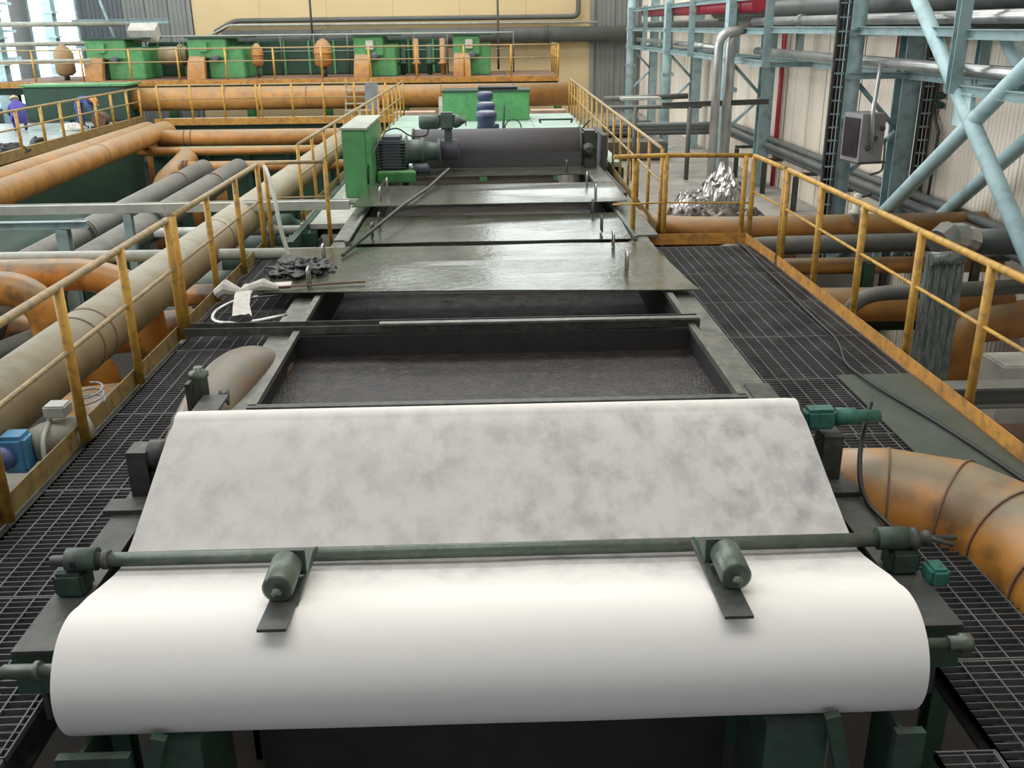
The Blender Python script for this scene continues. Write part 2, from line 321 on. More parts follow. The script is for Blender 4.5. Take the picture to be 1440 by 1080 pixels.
# ---- railings
def railing(name, label, posts, h=1.155, z=0., r=.034, rt=.03, toeh=.12, toem=None, mid=(.6,), topm=None, ends=None, rm=.012, pm=None, cat='railing', kick=True):
    t = thing(name, label, cat, (posts[0][0], posts[0][1], z)); pm = pm or yellow; topm = topm or railtop
    me = MB().cyl((0, 0, 0), (0, 0, h), r, 10).mesh('post', pm)
    for x, y in posts: inst('post', me, t, (x, y, z))
    a, b = (ends or (posts[0], posts[-1]))
    pts = [(a[0], a[1], z+h)] + [(x, y, z+h) for x, y in posts[1:-1]] + [(b[0], b[1], z+h)]
    MB().tube(pts, rt, 10).build('top_rail', topm, t)
    for mh in mid: MB().tube([(p[0], p[1], z+h*mh) for p in pts], rm, 8).build('mid_rail', topm, t)
    if kick:
        d = (Vector(b) - Vector(a)).normalized(); nrm = Vector((-d.y, d.x))*.04; s_ = MB()
        A, B = Vector(a), Vector(b); vs = []
        for off in (nrm, nrm*1.2):
            for P in (A, B):
                for zz in (z-.03, z+toeh): vs.append((P.x+off.x, P.y+off.y, zz))
        s_.add(vs, [[0,2,3,1],[4,5,7,6],[1,3,7,5],[0,4,6,2],[0,1,5,4],[2,6,7,3]]); s_.build('toe_board', toem or toe, t)
    return t
railing('guard_railing', 'yellow guard railing with worn top rail at left front beside the long cream pipe', [(-2.95, y) for y in (2.8, 4.0, 5.2, 6.4, 7.6, 8.82)], rm=.018, r=.037)
railing('guard_railing', 'yellow guard railing at left beyond the front section, up to the platform corner', [(-2.95, y) for y in (9.0, 10.15, 11.4, 12.6)], rm=.016)
railing('guard_railing', 'short yellow cross railing at the left platform corner', [(-2.88, 12.75), (-2.1, 12.8)], kick=False, r=.028, rt=.025)
railing('guard_railing', 'yellow guard railing at right front above the big orange elbow pipe', [(3.66, y) for y in (2.9, 4.1, 5.3, 6.55, 7.7, 8.95, 10.15, 11.35)], toem=toe_or, r=.036, topm=yellow, rm=.016)
railing('guard_railing', 'short yellow railing at right, last section before the platform corner', [(3.66, 11.45), (3.62, 12.7)], toem=toe_or, topm=yellow, rm=.014)
t = railing('guard_railing', 'orange yellow cross railing at the far end of the right grating', [(3.52, 12.75), (2.48, 12.9), (2.05, 12.9)], toem=toe_or, topm=yellow, mid=(.45,), ends=((3.6, 12.75), (1.75, 12.8)))
n = 17; railing('deck_railing', 'long yellow railing along the right edge of the pale green deck', [(2.55+.42*k/(n-1), 13.6+19.6*k/(n-1)) for k in range(n)], topm=railtop, rm=.02, rt=.028, r=.026, toem=toe)
n = 16; railing('deck_railing', 'long yellow railing along the left edge of the pale green deck', [(-2.82+.22*k/(n-1), 14.8+18*k/(n-1)) for k in range(n)], topm=railtop, rm=.02, rt=.026, r=.026, toem=toe)
# ================================================================= TANK
tk = thing('slurry_tank', 'long dark steel filter tank with open slurry bays in the middle', 'tank', (0, 12, -3))
def rim(name, a, b): return MB().box2(a, b).build(name, rimsteel, tk)
XL, XR = -2.03, 2.2
rim('rim_plate', (XL, 6.45, .08), (-1.78, 12.6, .12)); rim('rim_plate', (1.92, 6.45, .08), (XR, 12.6, .12))
rim('rim_plate', (XL, 12.6, .1), (-1.82, 19.4, .14)); rim('rim_plate', (2.0, 12.6, .1), (2.36, 19.4, .14))
for a, b in (((-1.80, 6.6, .12), (-1.74, 8.45, .17)), ((1.90, 6.6, .12), (1.96, 8.45, .17)), ((-1.80, 8.7, .12), (-1.74, 9.9, .17)), ((1.9, 8.7, .12), (1.96, 9.9, .17)),
             ((-1.84, 12.3, .14), (-1.79, 17.9, .19)), ((1.98, 12.3, .14), (2.03, 17.9, .19))): MB().box2(a, b).build('seal_strip', rimsteel, tk)
rim('front_rim', (XL, 6.38, .02), (XR, 6.55, .13)); MB().box2((-1.8, 6.55, .13), (1.96, 6.62, .17)).build('seal_strip', darksteel, tk)
MB().box2((-1.8, 8.42, -.3), (1.95, 8.46, .12)).build('partition_wall', inner, tk)
MB().box2((XL, 6.42, -3), (XL+.05, 19.4, .08)).build('side_wall', dgreen, tk); MB().box2((XR-.05, 6.42, -3), (XR, 19.4, .08)).build('side_wall', dgreen, tk)
MB().box2((XL, 6.42, -3), (XR, 6.46, .05)).build('front_wall', dgreen, tk)
MB().box2((-1.82, 6.5, -.6), (-1.79, 19, .08)).build('inner_wall', inner, tk); MB().box2((1.92, 6.5, -.6), (1.95, 19, .08)).build('inner_wall', inner, tk)
# crossing channel beam
cb = thing('channel_beam', 'dark steel channel beam lying across the tank and left walkway', 'beam', (-.3, 8.56, .12))
MB().box2((-2.82, 8.48, .125), (2.02, 8.66, .135)).box2((-2.82, 8.48, .135), (2.02, 8.49, .2)).build('web', darksteel, cb)
MB().box2((-2.82, 8.65, .135), (2.02, 8.66, .2)).build('flange', darksteel, cb)
MB().box2((-1.0, 8.44, .205), (2.0, 8.52, .225)).build('cover_strip', rimsteel, cb)
# slurry surfaces (one per bay)
def surf(name, x0, x1, y0, y1, z, nx, ny, amp, M, sc=7):
    mb = MB(); vs = []
    for j in range(ny+1):
        for i in range(nx+1):
            x = x0+(x1-x0)*i/nx; y = y0+(y1-y0)*j/ny; vs.append((x, y, z + amp*noise.noise(Vector((x*sc, y*sc, 3)))))
    return mb.add(vs, [[j*(nx+1)+i, j*(nx+1)+i+1, (j+1)*(nx+1)+i+1, (j+1)*(nx+1)+i] for j in range(ny) for i in range(nx)], True)
o = surf('x', -1.79, 1.92, 6.5, 8.42, -.08, 220, 110, .006, slurry, 16).build('slurry_surface', slurry); tag(o, 'dark rippled slurry filling the open front bay of the tank', 'slurry'); o['kind'] = 'stuff'
o = surf('x', -1.79, 1.92, 8.46, 18, -.35, 60, 120, .006, slurry, 6).build('slurry_surface', slurry); tag(o, 'black still slurry beyond the channel beam, under the lids', 'slurry'); o['kind'] = 'stuff'
# lids
def lid(label, pts, z, zt, handles, warp=.01):
    """pts: four corners (x,y,z)"""
    t = thing('tank_lid', label, 'lid', (0, (pts[0][1]+pts[2][1])/2, z), 'steel lids on the tank')
    A, B, C_, D = [Vector(p) for p in pts]; nx, ny = 24, 12; vs = []
    for l in (0, 1):
        for j in range(ny+1):
            for i in range(nx+1):
                u, v = i/nx, j/ny; p = (A*(1-u)+B*u)*(1-v) + (D*(1-u)+C_*u)*v
                d_ = (u-.3) - 1.5*abs(v-.6); zz = (.03*max(0, d_)*1.8 if handles and len(handles) > 2 else 0) + warp*math.sin(math.pi*u*1.3+.4)*math.sin(math.pi*v*.9+.3) + warp*.6*noise.noise(p*1.4)
                vs.append((p.x, p.y, p.z + zz - l*.012))
    N_ = (nx+1)*(ny+1); fs = []
    for j in range(ny):
        for i in range(nx):
            q = [j*(nx+1)+i, j*(nx+1)+i+1, (j+1)*(nx+1)+i+1, (j+1)*(nx+1)+i]; fs += [q, [k+N_ for k in q][::-1]]
    edge = [i for i in range(nx+1)] + [j*(nx+1)+nx for j in range(1, ny+1)] + [ny*(nx+1)+i for i in range(nx-1, -1, -1)] + [j*(nx+1) for j in range(ny-1, 0, -1)]
    for a, b in zip(edge, edge[1:]+edge[:1]): fs.append([a, a+N_, b+N_, b])
    MB().add(vs, fs, False).build('plate', lidsteel, t)
    for (x, y) in handles:
        MB().tube(fillet([(x, y-.07, z), (x, y-.07, z+.2), (x, y+.07, z+.2), (x, y+.07, z)], .05), .013, 8).build('handle', chrome if z > .2 else rimsteel, t)
    return t
lid('nearest wide wet steel lid on the tank, sludge heap on its left end', [(-2.42, 9.72, .21), (2.25, 9.55, .20), (2.05, 11.9, .2), (-2.5, 11.85, .2)], .21, .2, [(-1.9, 9.95), (-1.92, 11.1), (1.6, 10.4), (1.6, 11.55)], .014)
lid('second lid from the front, sunken between the rims, wet steel', [(-1.76, 12.3, .15), (1.96, 12.35, .15), (1.98, 14.2, .15), (-1.76, 14.2, .15)], .17, .17, [(-1.5, 12.55), (-1.48, 13.3), (1.6, 12.75), (1.63, 14.1)], .01)
lid('third lid from the front, raised wet plate under the long pole', [(-1.98, 14.2, .31), (2.18, 14.3, .31), (2.2, 16.45, .27), (-1.95, 16.35, .27)], .3, .25, [(-1.6, 14.75), (-1.58, 15.7), (1.74, 14.7), (1.74, 16.0)], .01)
lid('farthest tank lid, flat plate in front of the wide dark drum', [(-1.45, 17.75, .2), (1.98, 17.9, .2), (1.98, 18.95, .2), (-1.6, 18.9, .2)], .2, .2, [(-1.03, 18.25), (1.6, 18.3)], .008)
# slide bar under first lid's edge
tag(MB().tube([(-1.72, 11.25, .24), (-1.2, 13.7, .38), (-.9, 15.5, .36), (-.62, 17.2, .42)], [.022, .024, .024, .03], 10).build('wooden_pole', darksteel), 'long dark pole lying slantwise across the lids', 'pole')
tag(MB().tube([(-2.35, 9.78, .24), (-1.3, 9.95, .245)], .012, 8).build('steel_rod', rust), 'short thin rod lying on the nearest lid', 'rod')
# sludge heap on lid and tray
sh = thing('sludge_heap', 'heap of grey black sludge on the left end of the nearest lid', 'sludge', (-2.1, 10.6, .22))
def blob(c, sx, sy, sz, amp, sc, n1=28, n2=14, half=True):
    mb = MB(); vs = []; fs = []
    for j in range(n2+1):
        ph = (math.pi/2 if half else math.pi)*j/n2
        for i in range(n1):
            th = 2*math.pi*i/n1; d = Vector((math.sin(ph)*math.cos(th), math.sin(ph)*math.sin(th), math.cos(ph)))
            k = 1 + amp*noise.fractal(d*sc + Vector(c), .8, 2.1, 4); vs.append((c[0]+d.x*sx*k, c[1]+d.y*sy*k, c[2]+max(0 if half else -9, d.z)*sz*k))
    for j in range(n2):
        for i in range(n1): fs.append([j*n1+i, (j+1)*n1+i, (j+1)*n1+(i+1) % n1, j*n1+(i+1) % n1])
    return mb.add(vs, fs, False)
blob((-2.1, 10.6, .22), .34, .36, .13, .45, 2.4, 48, 24).build('heap', sludge, sh)
mb = MB()
for k in range(160):
    a = random.uniform(0, 6.28); r = random.uniform(.15, .42); mb.box((-2.1+r*math.cos(a), 10.6+r*math.sin(a), .225), (random.uniform(.01, .04), random.uniform(.01, .035), random.uniform(.01, .03)), (random.random(), random.random(), a))
mb.build('crumbs', sludge, sh)['kind'] = 'stuff'
# hose ring with wrapped pale rag, left of the tank near the beam
hl = thing('hose_loop', 'shiny metal hose loop bound with a pale rag beside the nearest lid', 'hose', (-2.4, 9.3, .05))
MB().tube(fillet([(-2.0, 9.15, .12), (-2.35, 8.95, .1), (-2.72, 9.05, .08), (-2.8, 9.4, .1), (-2.6, 9.75, .14), (-2.2, 9.8, .16)], .2), .022, 10).build('hose', chrome, hl)
def ribbon(pts, w, z0=0, seed=0):
    P = [Vector(p) for p in pts]; vs = []
    for i, p in enumerate(P):
        d = (P[min(i+1, len(P)-1)] - P[max(i-1, 0)]).normalized(); s_ = d.cross(Vector((0, 0, 1))); s_ = s_.normalized() if s_.length > .1 else Vector((1, 0, 0))
        for k in range(5): vs.append(p + s_*w*(k/4-.5)*(1+.25*noise.noise(p*9+Vector((seed, 0, 0)))) + Vector((0, 0, .02*noise.noise(Vector((i*.9, k*1.7, seed))))))
    return MB().add(vs, [[i*5+k, i*5+k+1, (i+1)*5+k+1, (i+1)*5+k] for i in range(len(P)-1) for k in range(4)], True)
rb = ribbon([(-2.55, 9.75, .22), (-2.52, 9.55, .24), (-2.48, 9.3, .2), (-2.42, 9.05, .14), (-2.38, 8.85, .22)], .17).build('rag_tail', rag, hl)
MB().tube([(-2.86, 9.85, .17), (-2.75, 9.8, .25), (-2.6, 9.78, .2), (-2.5, 9.8, .24), (-2.36, 9.8, .27), (-2.2, 9.8, .23)], [.06, .075, .04, .045, .07, .03], 9, smooth=False).build('rag_knot', rag, hl)
tag(ribbon([(-2.62, 9.95, .215), (-2.35, 9.95, .222), (-2.1, 9.98, .224)], .22, seed=5).build('paper_scrap', rag), 'crumpled white paper scrap on the lid corner', 'paper')
tag(MB().tube(fillet([(-2.83, 12.5, 1.14), (-2.74, 12.2, 1.14), (-2.6, 11.85, .9), (-2.5, 11.6, .45), (-2.4, 11.5, .15), (-2.36, 11.3, .1)], .3), .026, 10).build('flexible_hose', whitepipe), 'pale flexible hose hanging from the left railing corner', 'hose')
# ================================================================= FRONT: CLOTH, ROLL, BAR
fr = thing('roll_stand', 'dark green steel stand carrying the white cloth roll', 'stand', (0, 4.6, -3))
for s_ in (-1, 1):
    x = 1.97*s_
    MB().box2((x-.09, 3.42, .31), (x+.09, 6.42, .33)).box2((x-.012, 3.44, -.05), (x+.012, 6.4, .31)).build('side_arm', darksteel, fr)
    MB().box2((x-.1, 3.43, .1), (x+.1, 3.45, .31)).build('end_plate', framegreen, fr)
    # bearing saddles of the bar
    MB().bevbox((x-.07, 3.82, .33), (x+.07, 3.96, .45), .015).build('bearing_block', framegreen, fr)
    MB().lathe((x-.06*s_, 3.89, .495), (1, 0, 0), [(-.07, .055), (.07, .055)], 16).build('clamp_ring', framegreen, fr)
    # post of top roller
    MB().box2((x-.06, 4.84, .33), (x+.05, 5.0, .6)).build('roller_post', darksteel, fr)
    MB().box2((x-.14, 4.62, .33), (x+.1, 4.76, .36)).build('foot_plate', darksteel, fr)
    # legs down through the walkway
    MB().box2((1.66*s_-(.09 if s_ < 0 else .03), 3.02, -3), (1.66*s_+(.2 if s_ < 0 else .09), 3.06, .1)).box2((1.66*s_-.01, 3.06, -3), (1.66*s_+.01, 3.3, .1)).build('leg', framegreen, fr)
    MB().box2((1.29*s_-(.08 if s_ < 0 else .17), 3.1, -3), (1.29*s_+.09, 3.5, .1)).build('leg', framegreen, fr)
    MB().box((1.5*s_, 3.05, -.35), (.06, .04, 1.1), (0, (-.25 if s_ > 0 else .3), 0)).build('brace', framegreen, fr)
    MB().cyl((1.47*s_, 3.35, -1.2), (1.47*s_, 3.35, .1), .03, 10).build('drain_pipe', grey, fr)
MB().box2((-1.1, 3.6, -3), (1.1, 3.65, .05)).build('dark_shade_panel', inner, fr)  # near-black sheet added to stand in for the shade under the roll
MB().cyl((1.75, 4.92, .69), (2.24, 4.92, .69), .038, 14).build('roller_shaft_end', tealbox, fr)
MB().bevbox((1.80, 4.86, .63), (1.98, 4.98, .75), .02).build('bearing_block', tealbox, fr)
MB().lathe((1.98, 4.92, .69), (1, 0, 0), [(0, .055), (.08, .05), (.12, .05), (.13, .03)], 14).build('collar', tealbox, fr)
MB().bevbox((-1.96, 4.87, .36), (-1.84, 5.0, .5), .03).lathe((-1.82, 4.93, .55), (-1, 0, 0), [(0, .085), (.1, .085), (.12, .06), (.15, .06)], 18).build('bearing_block', darksteel, fr)
tr = thing('top_roller', 'cloth-covered roller at the head of the tank', 'roller', (0, 4.92, .6))
MB().cyl((-1.76, 4.92, .69), (1.77, 4.92, .69), .1, 20).build('roller_body', darksteel, tr)
# cloth: profile in (y, z)
prof = [(6.35, -.02), (5.9, .2), (5.4, .5), (5.1, .74)]
cy, cz, r0 = 4.92, .69, .112
for k in range(9):
    a = math.radians(58 + k*9.5); prof.append((cy + r0*math.cos(a), cz + r0*math.sin(a)))
prof += [(4.72, .745), (4.5, .66), (4.25, .56), (4.05, .485), (3.94, .452), (3.88, .445), (3.8, .456), (3.65, .492), (3.52, .528)]
cy, cz, r0 = 3.33, .30, .262
for k in range(30):
    a = math.radians(68 + k*7.2); prof.append((cy + r0*math.cos(a), cz + r0*math.sin(a)))
nx = 60; vs = []
for l in (0, 1):
    for i, (y, z) in enumerate(prof):
        for j in range(nx+1):
            u = j/nx; x = -1.74 + 3.49*u; wv = 0
            if 14 <= i <= 20: wv = .006*noise.noise(Vector((x*2.2, y*1.2, 0)))
            if i > 22: wv = .003*noise.noise(Vector((x*1.3, i*.15, 4)))
            vs.append((x, y + (wv if i > 24 else 0), z + wv - .004*l))
n1 = nx+1; NN = n1*len(prof); fs = []
for i in range(len(prof)-1):
    for j in range(nx):
        q = [i*n1+j, i*n1+j+1, (i+1)*n1+j+1, (i+1)*n1+j]; fs += [q, [k+NN for k in q][::-1]]
fc = MB().add(vs, fs, True).build('filter_cloth', clothm); tag(fc, 'wide white nonwoven filter cloth with grey mottled stains, running down from the tank', 'cloth')
sr = thing('supply_roll', 'white cloth supply roll on a shaft at the bottom of the picture', 'roll', (0, 3.33, .05))
MB().cyl((-1.735, 3.33, .30), (1.745, 3.33, .30), .25, 48).build('roll_body', clothm, sr)
MB().cyl((-2.0, 3.33, .3), (2.03, 3.33, .3), .026, 14).build('shaft', weightm, sr)
MB().lathe((-1.9, 3.33, .3), (-1, 0, 0), [(0, .04), (.02, .04), (.025, .028), (.15, .028), (.16, .022)], 16).build('shaft_end', weightm, sr)
MB().lathe((1.95, 3.33, .3), (1, 0, 0), [(0, .034), (.05, .034), (.055, .045), (.1, .04)], 12).build('shaft_end', weightm, sr)
bar = thing('press_bar', 'dark grey round bar lying across the white cloth', 'bar', (0, 3.88, .49))
MB().cyl((-1.95, 3.88, .495), (2.0, 3.88, .495), .034, 20).build('tube', weightm, bar)
MB().lathe((-1.78, 3.88, .495), (-1, 0, 0), [(0, .045), (.03, .045), (.031, .037), (.14, .037), (.141, .045), (.17, .045), (.171, .03), (.27, .026)], 16).build('end_fitting', darksteel, bar)
MB().lathe((1.86, 3.88, .495), (1, 0, 0), [(0, .044), (.14, .044), (.141, .055), (.165, .055), (.166, .03), (.2, .03), (.21, .04), (.225, .04), (.23, .015), (.36, .012)], 16).build('end_fitting', darksteel, bar)
MB().cyl((2.02, 3.9, .51), (2.18, 3.82, .49), .012, 8).build('locking_pin', darksteel, bar)
tag(MB().bevbox((2.05, 3.72, .32), (2.14, 3.84, .41), .015).build('junction_box', tealbox), 'small teal box on the right arm of the roll stand', 'box')
for s_, x0, x1, lb in ((-1, -.82, -.80, 'left flat bracket with a short round weight roller, hanging from the bar'), (1, .94, .97, 'right flat bracket with a short round weight roller, hanging from the bar')):
    w_ = thing('weight_bracket', lb, 'bracket', (x0, 3.5, .52), 'weight brackets on the bar')
    x = -.86 if s_ < 0 else .985
    xe = x + (-.015 if s_ < 0 else 0)
    y0_, y1_, h = 3.82, 3.16, .058
    vs = []
    for (y, z, cx) in ((y0_, .545, x), (y1_, .575, xe)):
        for dx, dz in ((-h, 0), (h, 0), (h, .014), (-h, .014)): vs.append((cx+dx, y, z+dz))
    MB().add(vs, [[0,1,2,3],[7,6,5,4],[0,4,5,1],[1,5,6,2],[2,6,7,3],[3,7,4,0]]).build('flat_bar', darksteel, w_)
    gx = x + h*(.75 if s_ < 0 else -.75)
    MB().add([(gx, 3.86, .54), (gx, 3.35, .57), (gx, 3.84, .56), (gx, 3.74, .6), (gx+.012, 3.86, .54), (gx+.012, 3.35, .57), (gx+.012, 3.84, .56), (gx+.012, 3.74, .6)], [[0,1,3,2],[6,7,5,4],[0,4,5,1],[1,5,7,3],[3,7,6,2],[2,6,4,0]]).build('gusset', framegreen, w_)
    cx = x + .03*s_
    cx = -.885 if s_ < 0 else 1.02
    wr_ = MB().lathe((cx, 3.36, .64), (0, 1, 0), [(0, .055), (.008, .066), (.20, .066), (.21, .055)], 24).build('weight_roller', weightm, w_)
    MB().lathe((cx, 3.375, .64), (0, -1, 0), [(0, .012), (.03, .012), (.031, .022), (.045, .022), (.05, .008), (.06, .008)], 6).build('bolt', weightm, wr_)
    MB().box2((min(cx, gx)-.005, 3.57, .58), (max(cx, gx)+.01, 3.585, .7)).build('mount_plate', framegreen, w_)
tag(MB().tube(fillet([(2.24, 5.05, .72), (2.14, 4.9, .5), (2.05, 4.6, .34), (2.07, 4.2, .36), (2.1, 4.05, .4)], .2), .014, 8).build('hydraulic_hose', black), 'thin black hose hanging by the right end of the top roller', 'hose')
# ================================================================= big orange elbow right
pts = [(2.1, 5.22, -.02), (2.45, 5.15, 0), (2.8, 4.95, 0), (3.0, 4.6, 0), (3.02, 4.1, 0), (3.02, 2.2, 0)]
el = thing('elbow_pipe', 'big orange elbow pipe with dirty streaks at the right front edge', 'pipe', (3, 4.2, -.1))
MB().tube(pts, .34, 36).build('pipe_body', orange_hot, el)
for i in (1, 2, 3, 4):
    a, b = Vector(pts[i]), (Vector(pts[i+1])-Vector(pts[i-1])).normalized(); MB().ring(a, b, .352 if i in (1, 4) else .362, .012, 36).build('weld_seam', rust, el)
# left elbow beside tank
pts = fillet([(-1.95, 8.6, -.35), (-2.08, 7.6, .1), (-2.15, 6.7, .05), (-2.18, 5.6, -.5), (-2.18, 5.4, -1.5)], .7, 8)
el = thing('elbow_pipe', 'faded orange curved pipe squeezed between left grating and tank', 'pipe', (-2.2, 6.6, -.2))
MB().tube(pts, .24, 28).build('pipe_body', mat('faded_orange_paint', (.22, .13, .06), .45, c2=(.17, .13, .09), scale=2, dirt=(.16, .13, .2), dirt_amt=.5, dust=(.17, .17, .13), dust_amt=.8), el)
cz_ = thing('pressure_cylinder', 'upright grey cylinder with cap beside the curved pipe at the tank corner', 'cylinder', (-2.1, 6.5, .0))
MB().lathe((-2.1, 6.5, .0), (0, 0, 1), [(0, .06), (.44, .06), (.45, .07), (.48, .07), (.49, .03), (.52, .03)], 20).build('body', weightm, cz_)
MB().box2((-2.2, 6.46, .0), (-2.17, 6.54, .4)).build('bracket', darksteel, cz_)
MB().lathe((-2.05, 6.55, .25), (1, .2, 0), [(0, .03), (.06, .03), (.061, .06), (.08, .06), (.081, .04), (.11, .04), (.111, .06), (.13, .06)], 16).build('valve_flange', darksteel, cz_)
# cable on right grating
cab = [(3.42, 12.6, .03), (3.45, 12.2, .03), (3.38, 11.2, .03), (3.36, 10.3, .03), (3.3, 9.3, .03), (3.28, 8.3, .03), (3.2, 7.95, .03), (3.1, 7.6, .03), (3.14, 7.1, .04), (3.2, 6.85, .03), (3.3, 6.4, .03), (3.38, 5.9, .03), (3.44, 5.4, .03), (3.5, 4.6, .03)]
tag(MB().tube(fillet(cab, .4, 4), .014, 8).build('power_cable', black), 'black cable snaking along the right grating', 'cable')
# ================================================================= DRUM and drives beyond the tank
dr = thing('drum_screen', 'wide dark grey drum cover across the tank in front of the green deck', 'drum', (.7, 19.6, .1))
MB().tube([(-1.35, 19.45, .48), (1.95, 19.45, .48)], .42, 28).build('drum_shell', drumm, dr)
MB().box2((-1.35, 19.03, .1), (1.95, 19.87, .48)).build('lower_skirt', drumm, dr)
for x in (-1.4, 1.93): MB().lathe((x, 19.45, .48), (1, 0, 0), [(0, .44), (.04, .44)], 28).build('end_flange', darksteel, dr)
MB().bevbox((1.98, 19.1, .05), (2.28, 19.7, .86), .04).build('bearing_block', darksteel, dr)
MB().lathe((2.1, 19.08, .5), (0, -1, 0), [(0, .14), (.05, .14), (.06, .06), (.1, .06)], 16).build('bearing_cap', darksteel, dr)
gr = thing('belt_guard', 'tall bright green belt guard box at the far left of the tank', 'guard box', (-2.15, 17.4, .05))
MB().bevbox((-2.38, 16.45, .06), (-1.98, 18.9, 1.2), .015).build('casing', green, gr)
MB().box2((-2.4, 16.42, 1.2), (-1.95, 18.92, 1.235)).build('top_cover', mat('pale_dusty_cover', (.42, .46, .38), .6), gr)
MB().box2((-1.98, 16.45, .2), (-1.9, 16.5, 1.1)).build('side_flange', green, gr)
MB().box2((-2.45, 16.3, .0), (-1.9, 18.9, .06)).build('base_plate', mat('pale_base', (.5, .55, .46), .6), gr)
gm = thing('gear_motor', 'slate grey drive motor with finned body beside the green belt guard', 'motor', (-1.7, 18.3, .15))
gh = MB().bevbox((-1.93, 17.9, .3), (-1.45, 18.5, .92), .07).build('gear_housing', motor, gm)
for k in range(9): MB().box2((-1.95, 17.88, .36+k*.055), (-1.43, 18.52, .378+k*.055)).build('fin', motor, gh)
MB().lathe((-1.45, 18.2, .62), (1, 0, 0), [(0, .3), (.04, .3), (.05, .22), (.3, .22), (.31, .26), (.35, .26), (.36, .18), (.6, .16), (.62, .23), (.66, .23)], 22).build('motor_body', motgreen, gm)
MB().bevbox((-1.95, 17.6, .13), (-1.25, 18.5, .32), .02).build('base', green, gm)
MB().lathe((-1.3, 18.0, .33), (1, 0, 0), [(0, .1), (.25, .1), (.3, .04)], 14).build('coupling', motor, gm)
ga = thing('lift_actuator', 'grey green gear motor with handwheel on an upright post by the drum', 'actuator', (-.62, 18.6, .3))
gb_ = MB().lathe((-1.2, 18.55, 1.13), (1, 0, 0), [(0, .1), (.02, .135), (.38, .135), (.4, .1)], 20).build('motor_body', motgreen, ga)
for k in range(8): a = k*math.pi/4; MB().box((-1.0, 18.55+.13*math.cos(a), 1.13+.13*math.sin(a)), (.3, .02, .02), (a, 0, 0)).build('fin', motgreen, gb_)
MB().bevbox((-.82, 18.42, .98), (-.52, 18.7, 1.3), .04).build('gear_head', motgreen, ga)
MB().lathe((-.52, 18.55, 1.13), (1, 0, 0), [(0, .13), (.08, .11), (.16, .05), (.2, .03), (.201, .09), (.22, .09)], 18).build('handwheel', motgreen, ga)
MB().bevbox((-.72, 18.48, .6), (-.58, 18.62, .98), .02).build('post', motgreen, ga)
MB().lathe((-.9, 18.6, .6), (1, 0, 0), [(0, .1), (.02, .2), (.42, .2), (.46, .1)], 24).build('pulley', motor, ga)
MB().tube(fillet([(-1.02, 18.5, 1.0), (-1.05, 18.5, .88), (-1.35, 18.45, .85), (-1.6, 18.4, 1.05), (-1.8, 18.3, 1.0), (-1.93, 17.5, .8), (-1.96, 16.42, .65), (-1.97, 16.4, .3)], .15), .014, 6).build('cable', black, ga)
# side plates and dark box right
tag(MB().box2((2.36, 16.6, -.6), (2.52, 21, .05)).box2((2.4, 19.3, .05), (2.5, 21, .75)).build('side_duct', drumm), 'dark panel between the drum and the right deck railing', 'panel')
tag(MB().box2((-2.85, 14.6, -.1), (-2.05, 20, -.02)).build('deck_plate', whitepipe), 'pale steel floor plate left of the green belt guard', 'plate')
# pale green deck
dk = thing('machine_deck', 'pale green painted steel deck with motors behind the drum', 'deck', (0, 26, -.1))
for k in range(6):
    for j in range(4): MB().box2((-2.75+j*1.42, 20.2+k*2.0, .0), (-1.345+j*1.42, 22.185+k*2.0, .1+.003*((k+j) % 3))).build('deck_plate', deck, dk)
MB().box2((-2.8, 13.2, -.4), (-2.7, 32.4, .0)).build('edge_beam', dgreen, dk); MB().box2((2.85, 20, -.4), (2.95, 32.4, .0)).build('edge_beam', dgreen, dk)
for k in range(4): MB().ibeam((-2.6, 14+k*6, -3), (-2.6, 14+k*6, -.02), .2, .2).build('leg', dgreen, dk)
for i, (y, lb) in enumerate(((21.6, 'navy blue vertical pump motor on the green deck, nearest of three'), (24.2, 'navy blue vertical pump motor on the green deck, middle of three'), (28.2, 'navy blue vertical pump motor on the green deck, farthest by the green box'))):
    p = thing('pump_motor', lb, 'motor', (.12, y, .1), 'three navy motors on the deck')
    mb_ = MB().lathe((.1, y, .1), (0, 0, 1), [(0, .24), (.04, .24), (.05, .14), (.2, .14), (.21, .24), (.24, .24), (.25, .19), (.74, .19), (.76, .23), (.94, .23), (.97, .16)], 20).build('motor_body', navy, p)
    for k in range(10):
        a = k*math.pi/5; MB().box((.1+.2*math.cos(a), y+.2*math.sin(a), .5), (.03, .012, .45), (0, 0, a)).build('fin', navy, mb_)
    MB().bevbox((.26, y-.1, .35), (.42, y+.1, .55), .02).build('terminal_box', navy, mb_)
cbl = MB().tube([(.5, 23.9, .12), (.55, 23.9, 1.0)], .03, 8)
cbl.tube([(.75+.2*math.cos(k*.4), 23.6, .5+.2*math.sin(k*.4)) for k in range(17)], .015, 6)
tag(cbl.build('cable_stand', dgreen), 'green cable post with a coiled cable on the deck', 'cable stand')
tag(MB().tube(fillet([(.75, 23.6, .3), (1.2, 23.7, .15), (2.5, 25.2, .2), (2.8, 25.3, .5)], .3), .02, 6).build('power_cable', black), 'dark cable crossing the green deck to the right railing', 'cable')
gb = thing('discharge_box', 'bright green rectangular hood at the far end of the deck', 'hood', (.12, 30.4, .1))
MB().bevbox((-1.18, 30, .1), (1.46, 31.2, .98), .02).build('casing', green, gb)
MB().box2((-1.22, 29.96, .95), (1.5, 31.25, 1.0)).build('top_flange', dgreen, gb); MB().box2((-.1, 30.1, 1.0), (1.1, 31, 1.08)).build('hatch', black, gb); MB().bevbox((-1.32, 30.1, .3), (-1.18, 30.5, .8), .02).build('switch_box', whitebox, gb)
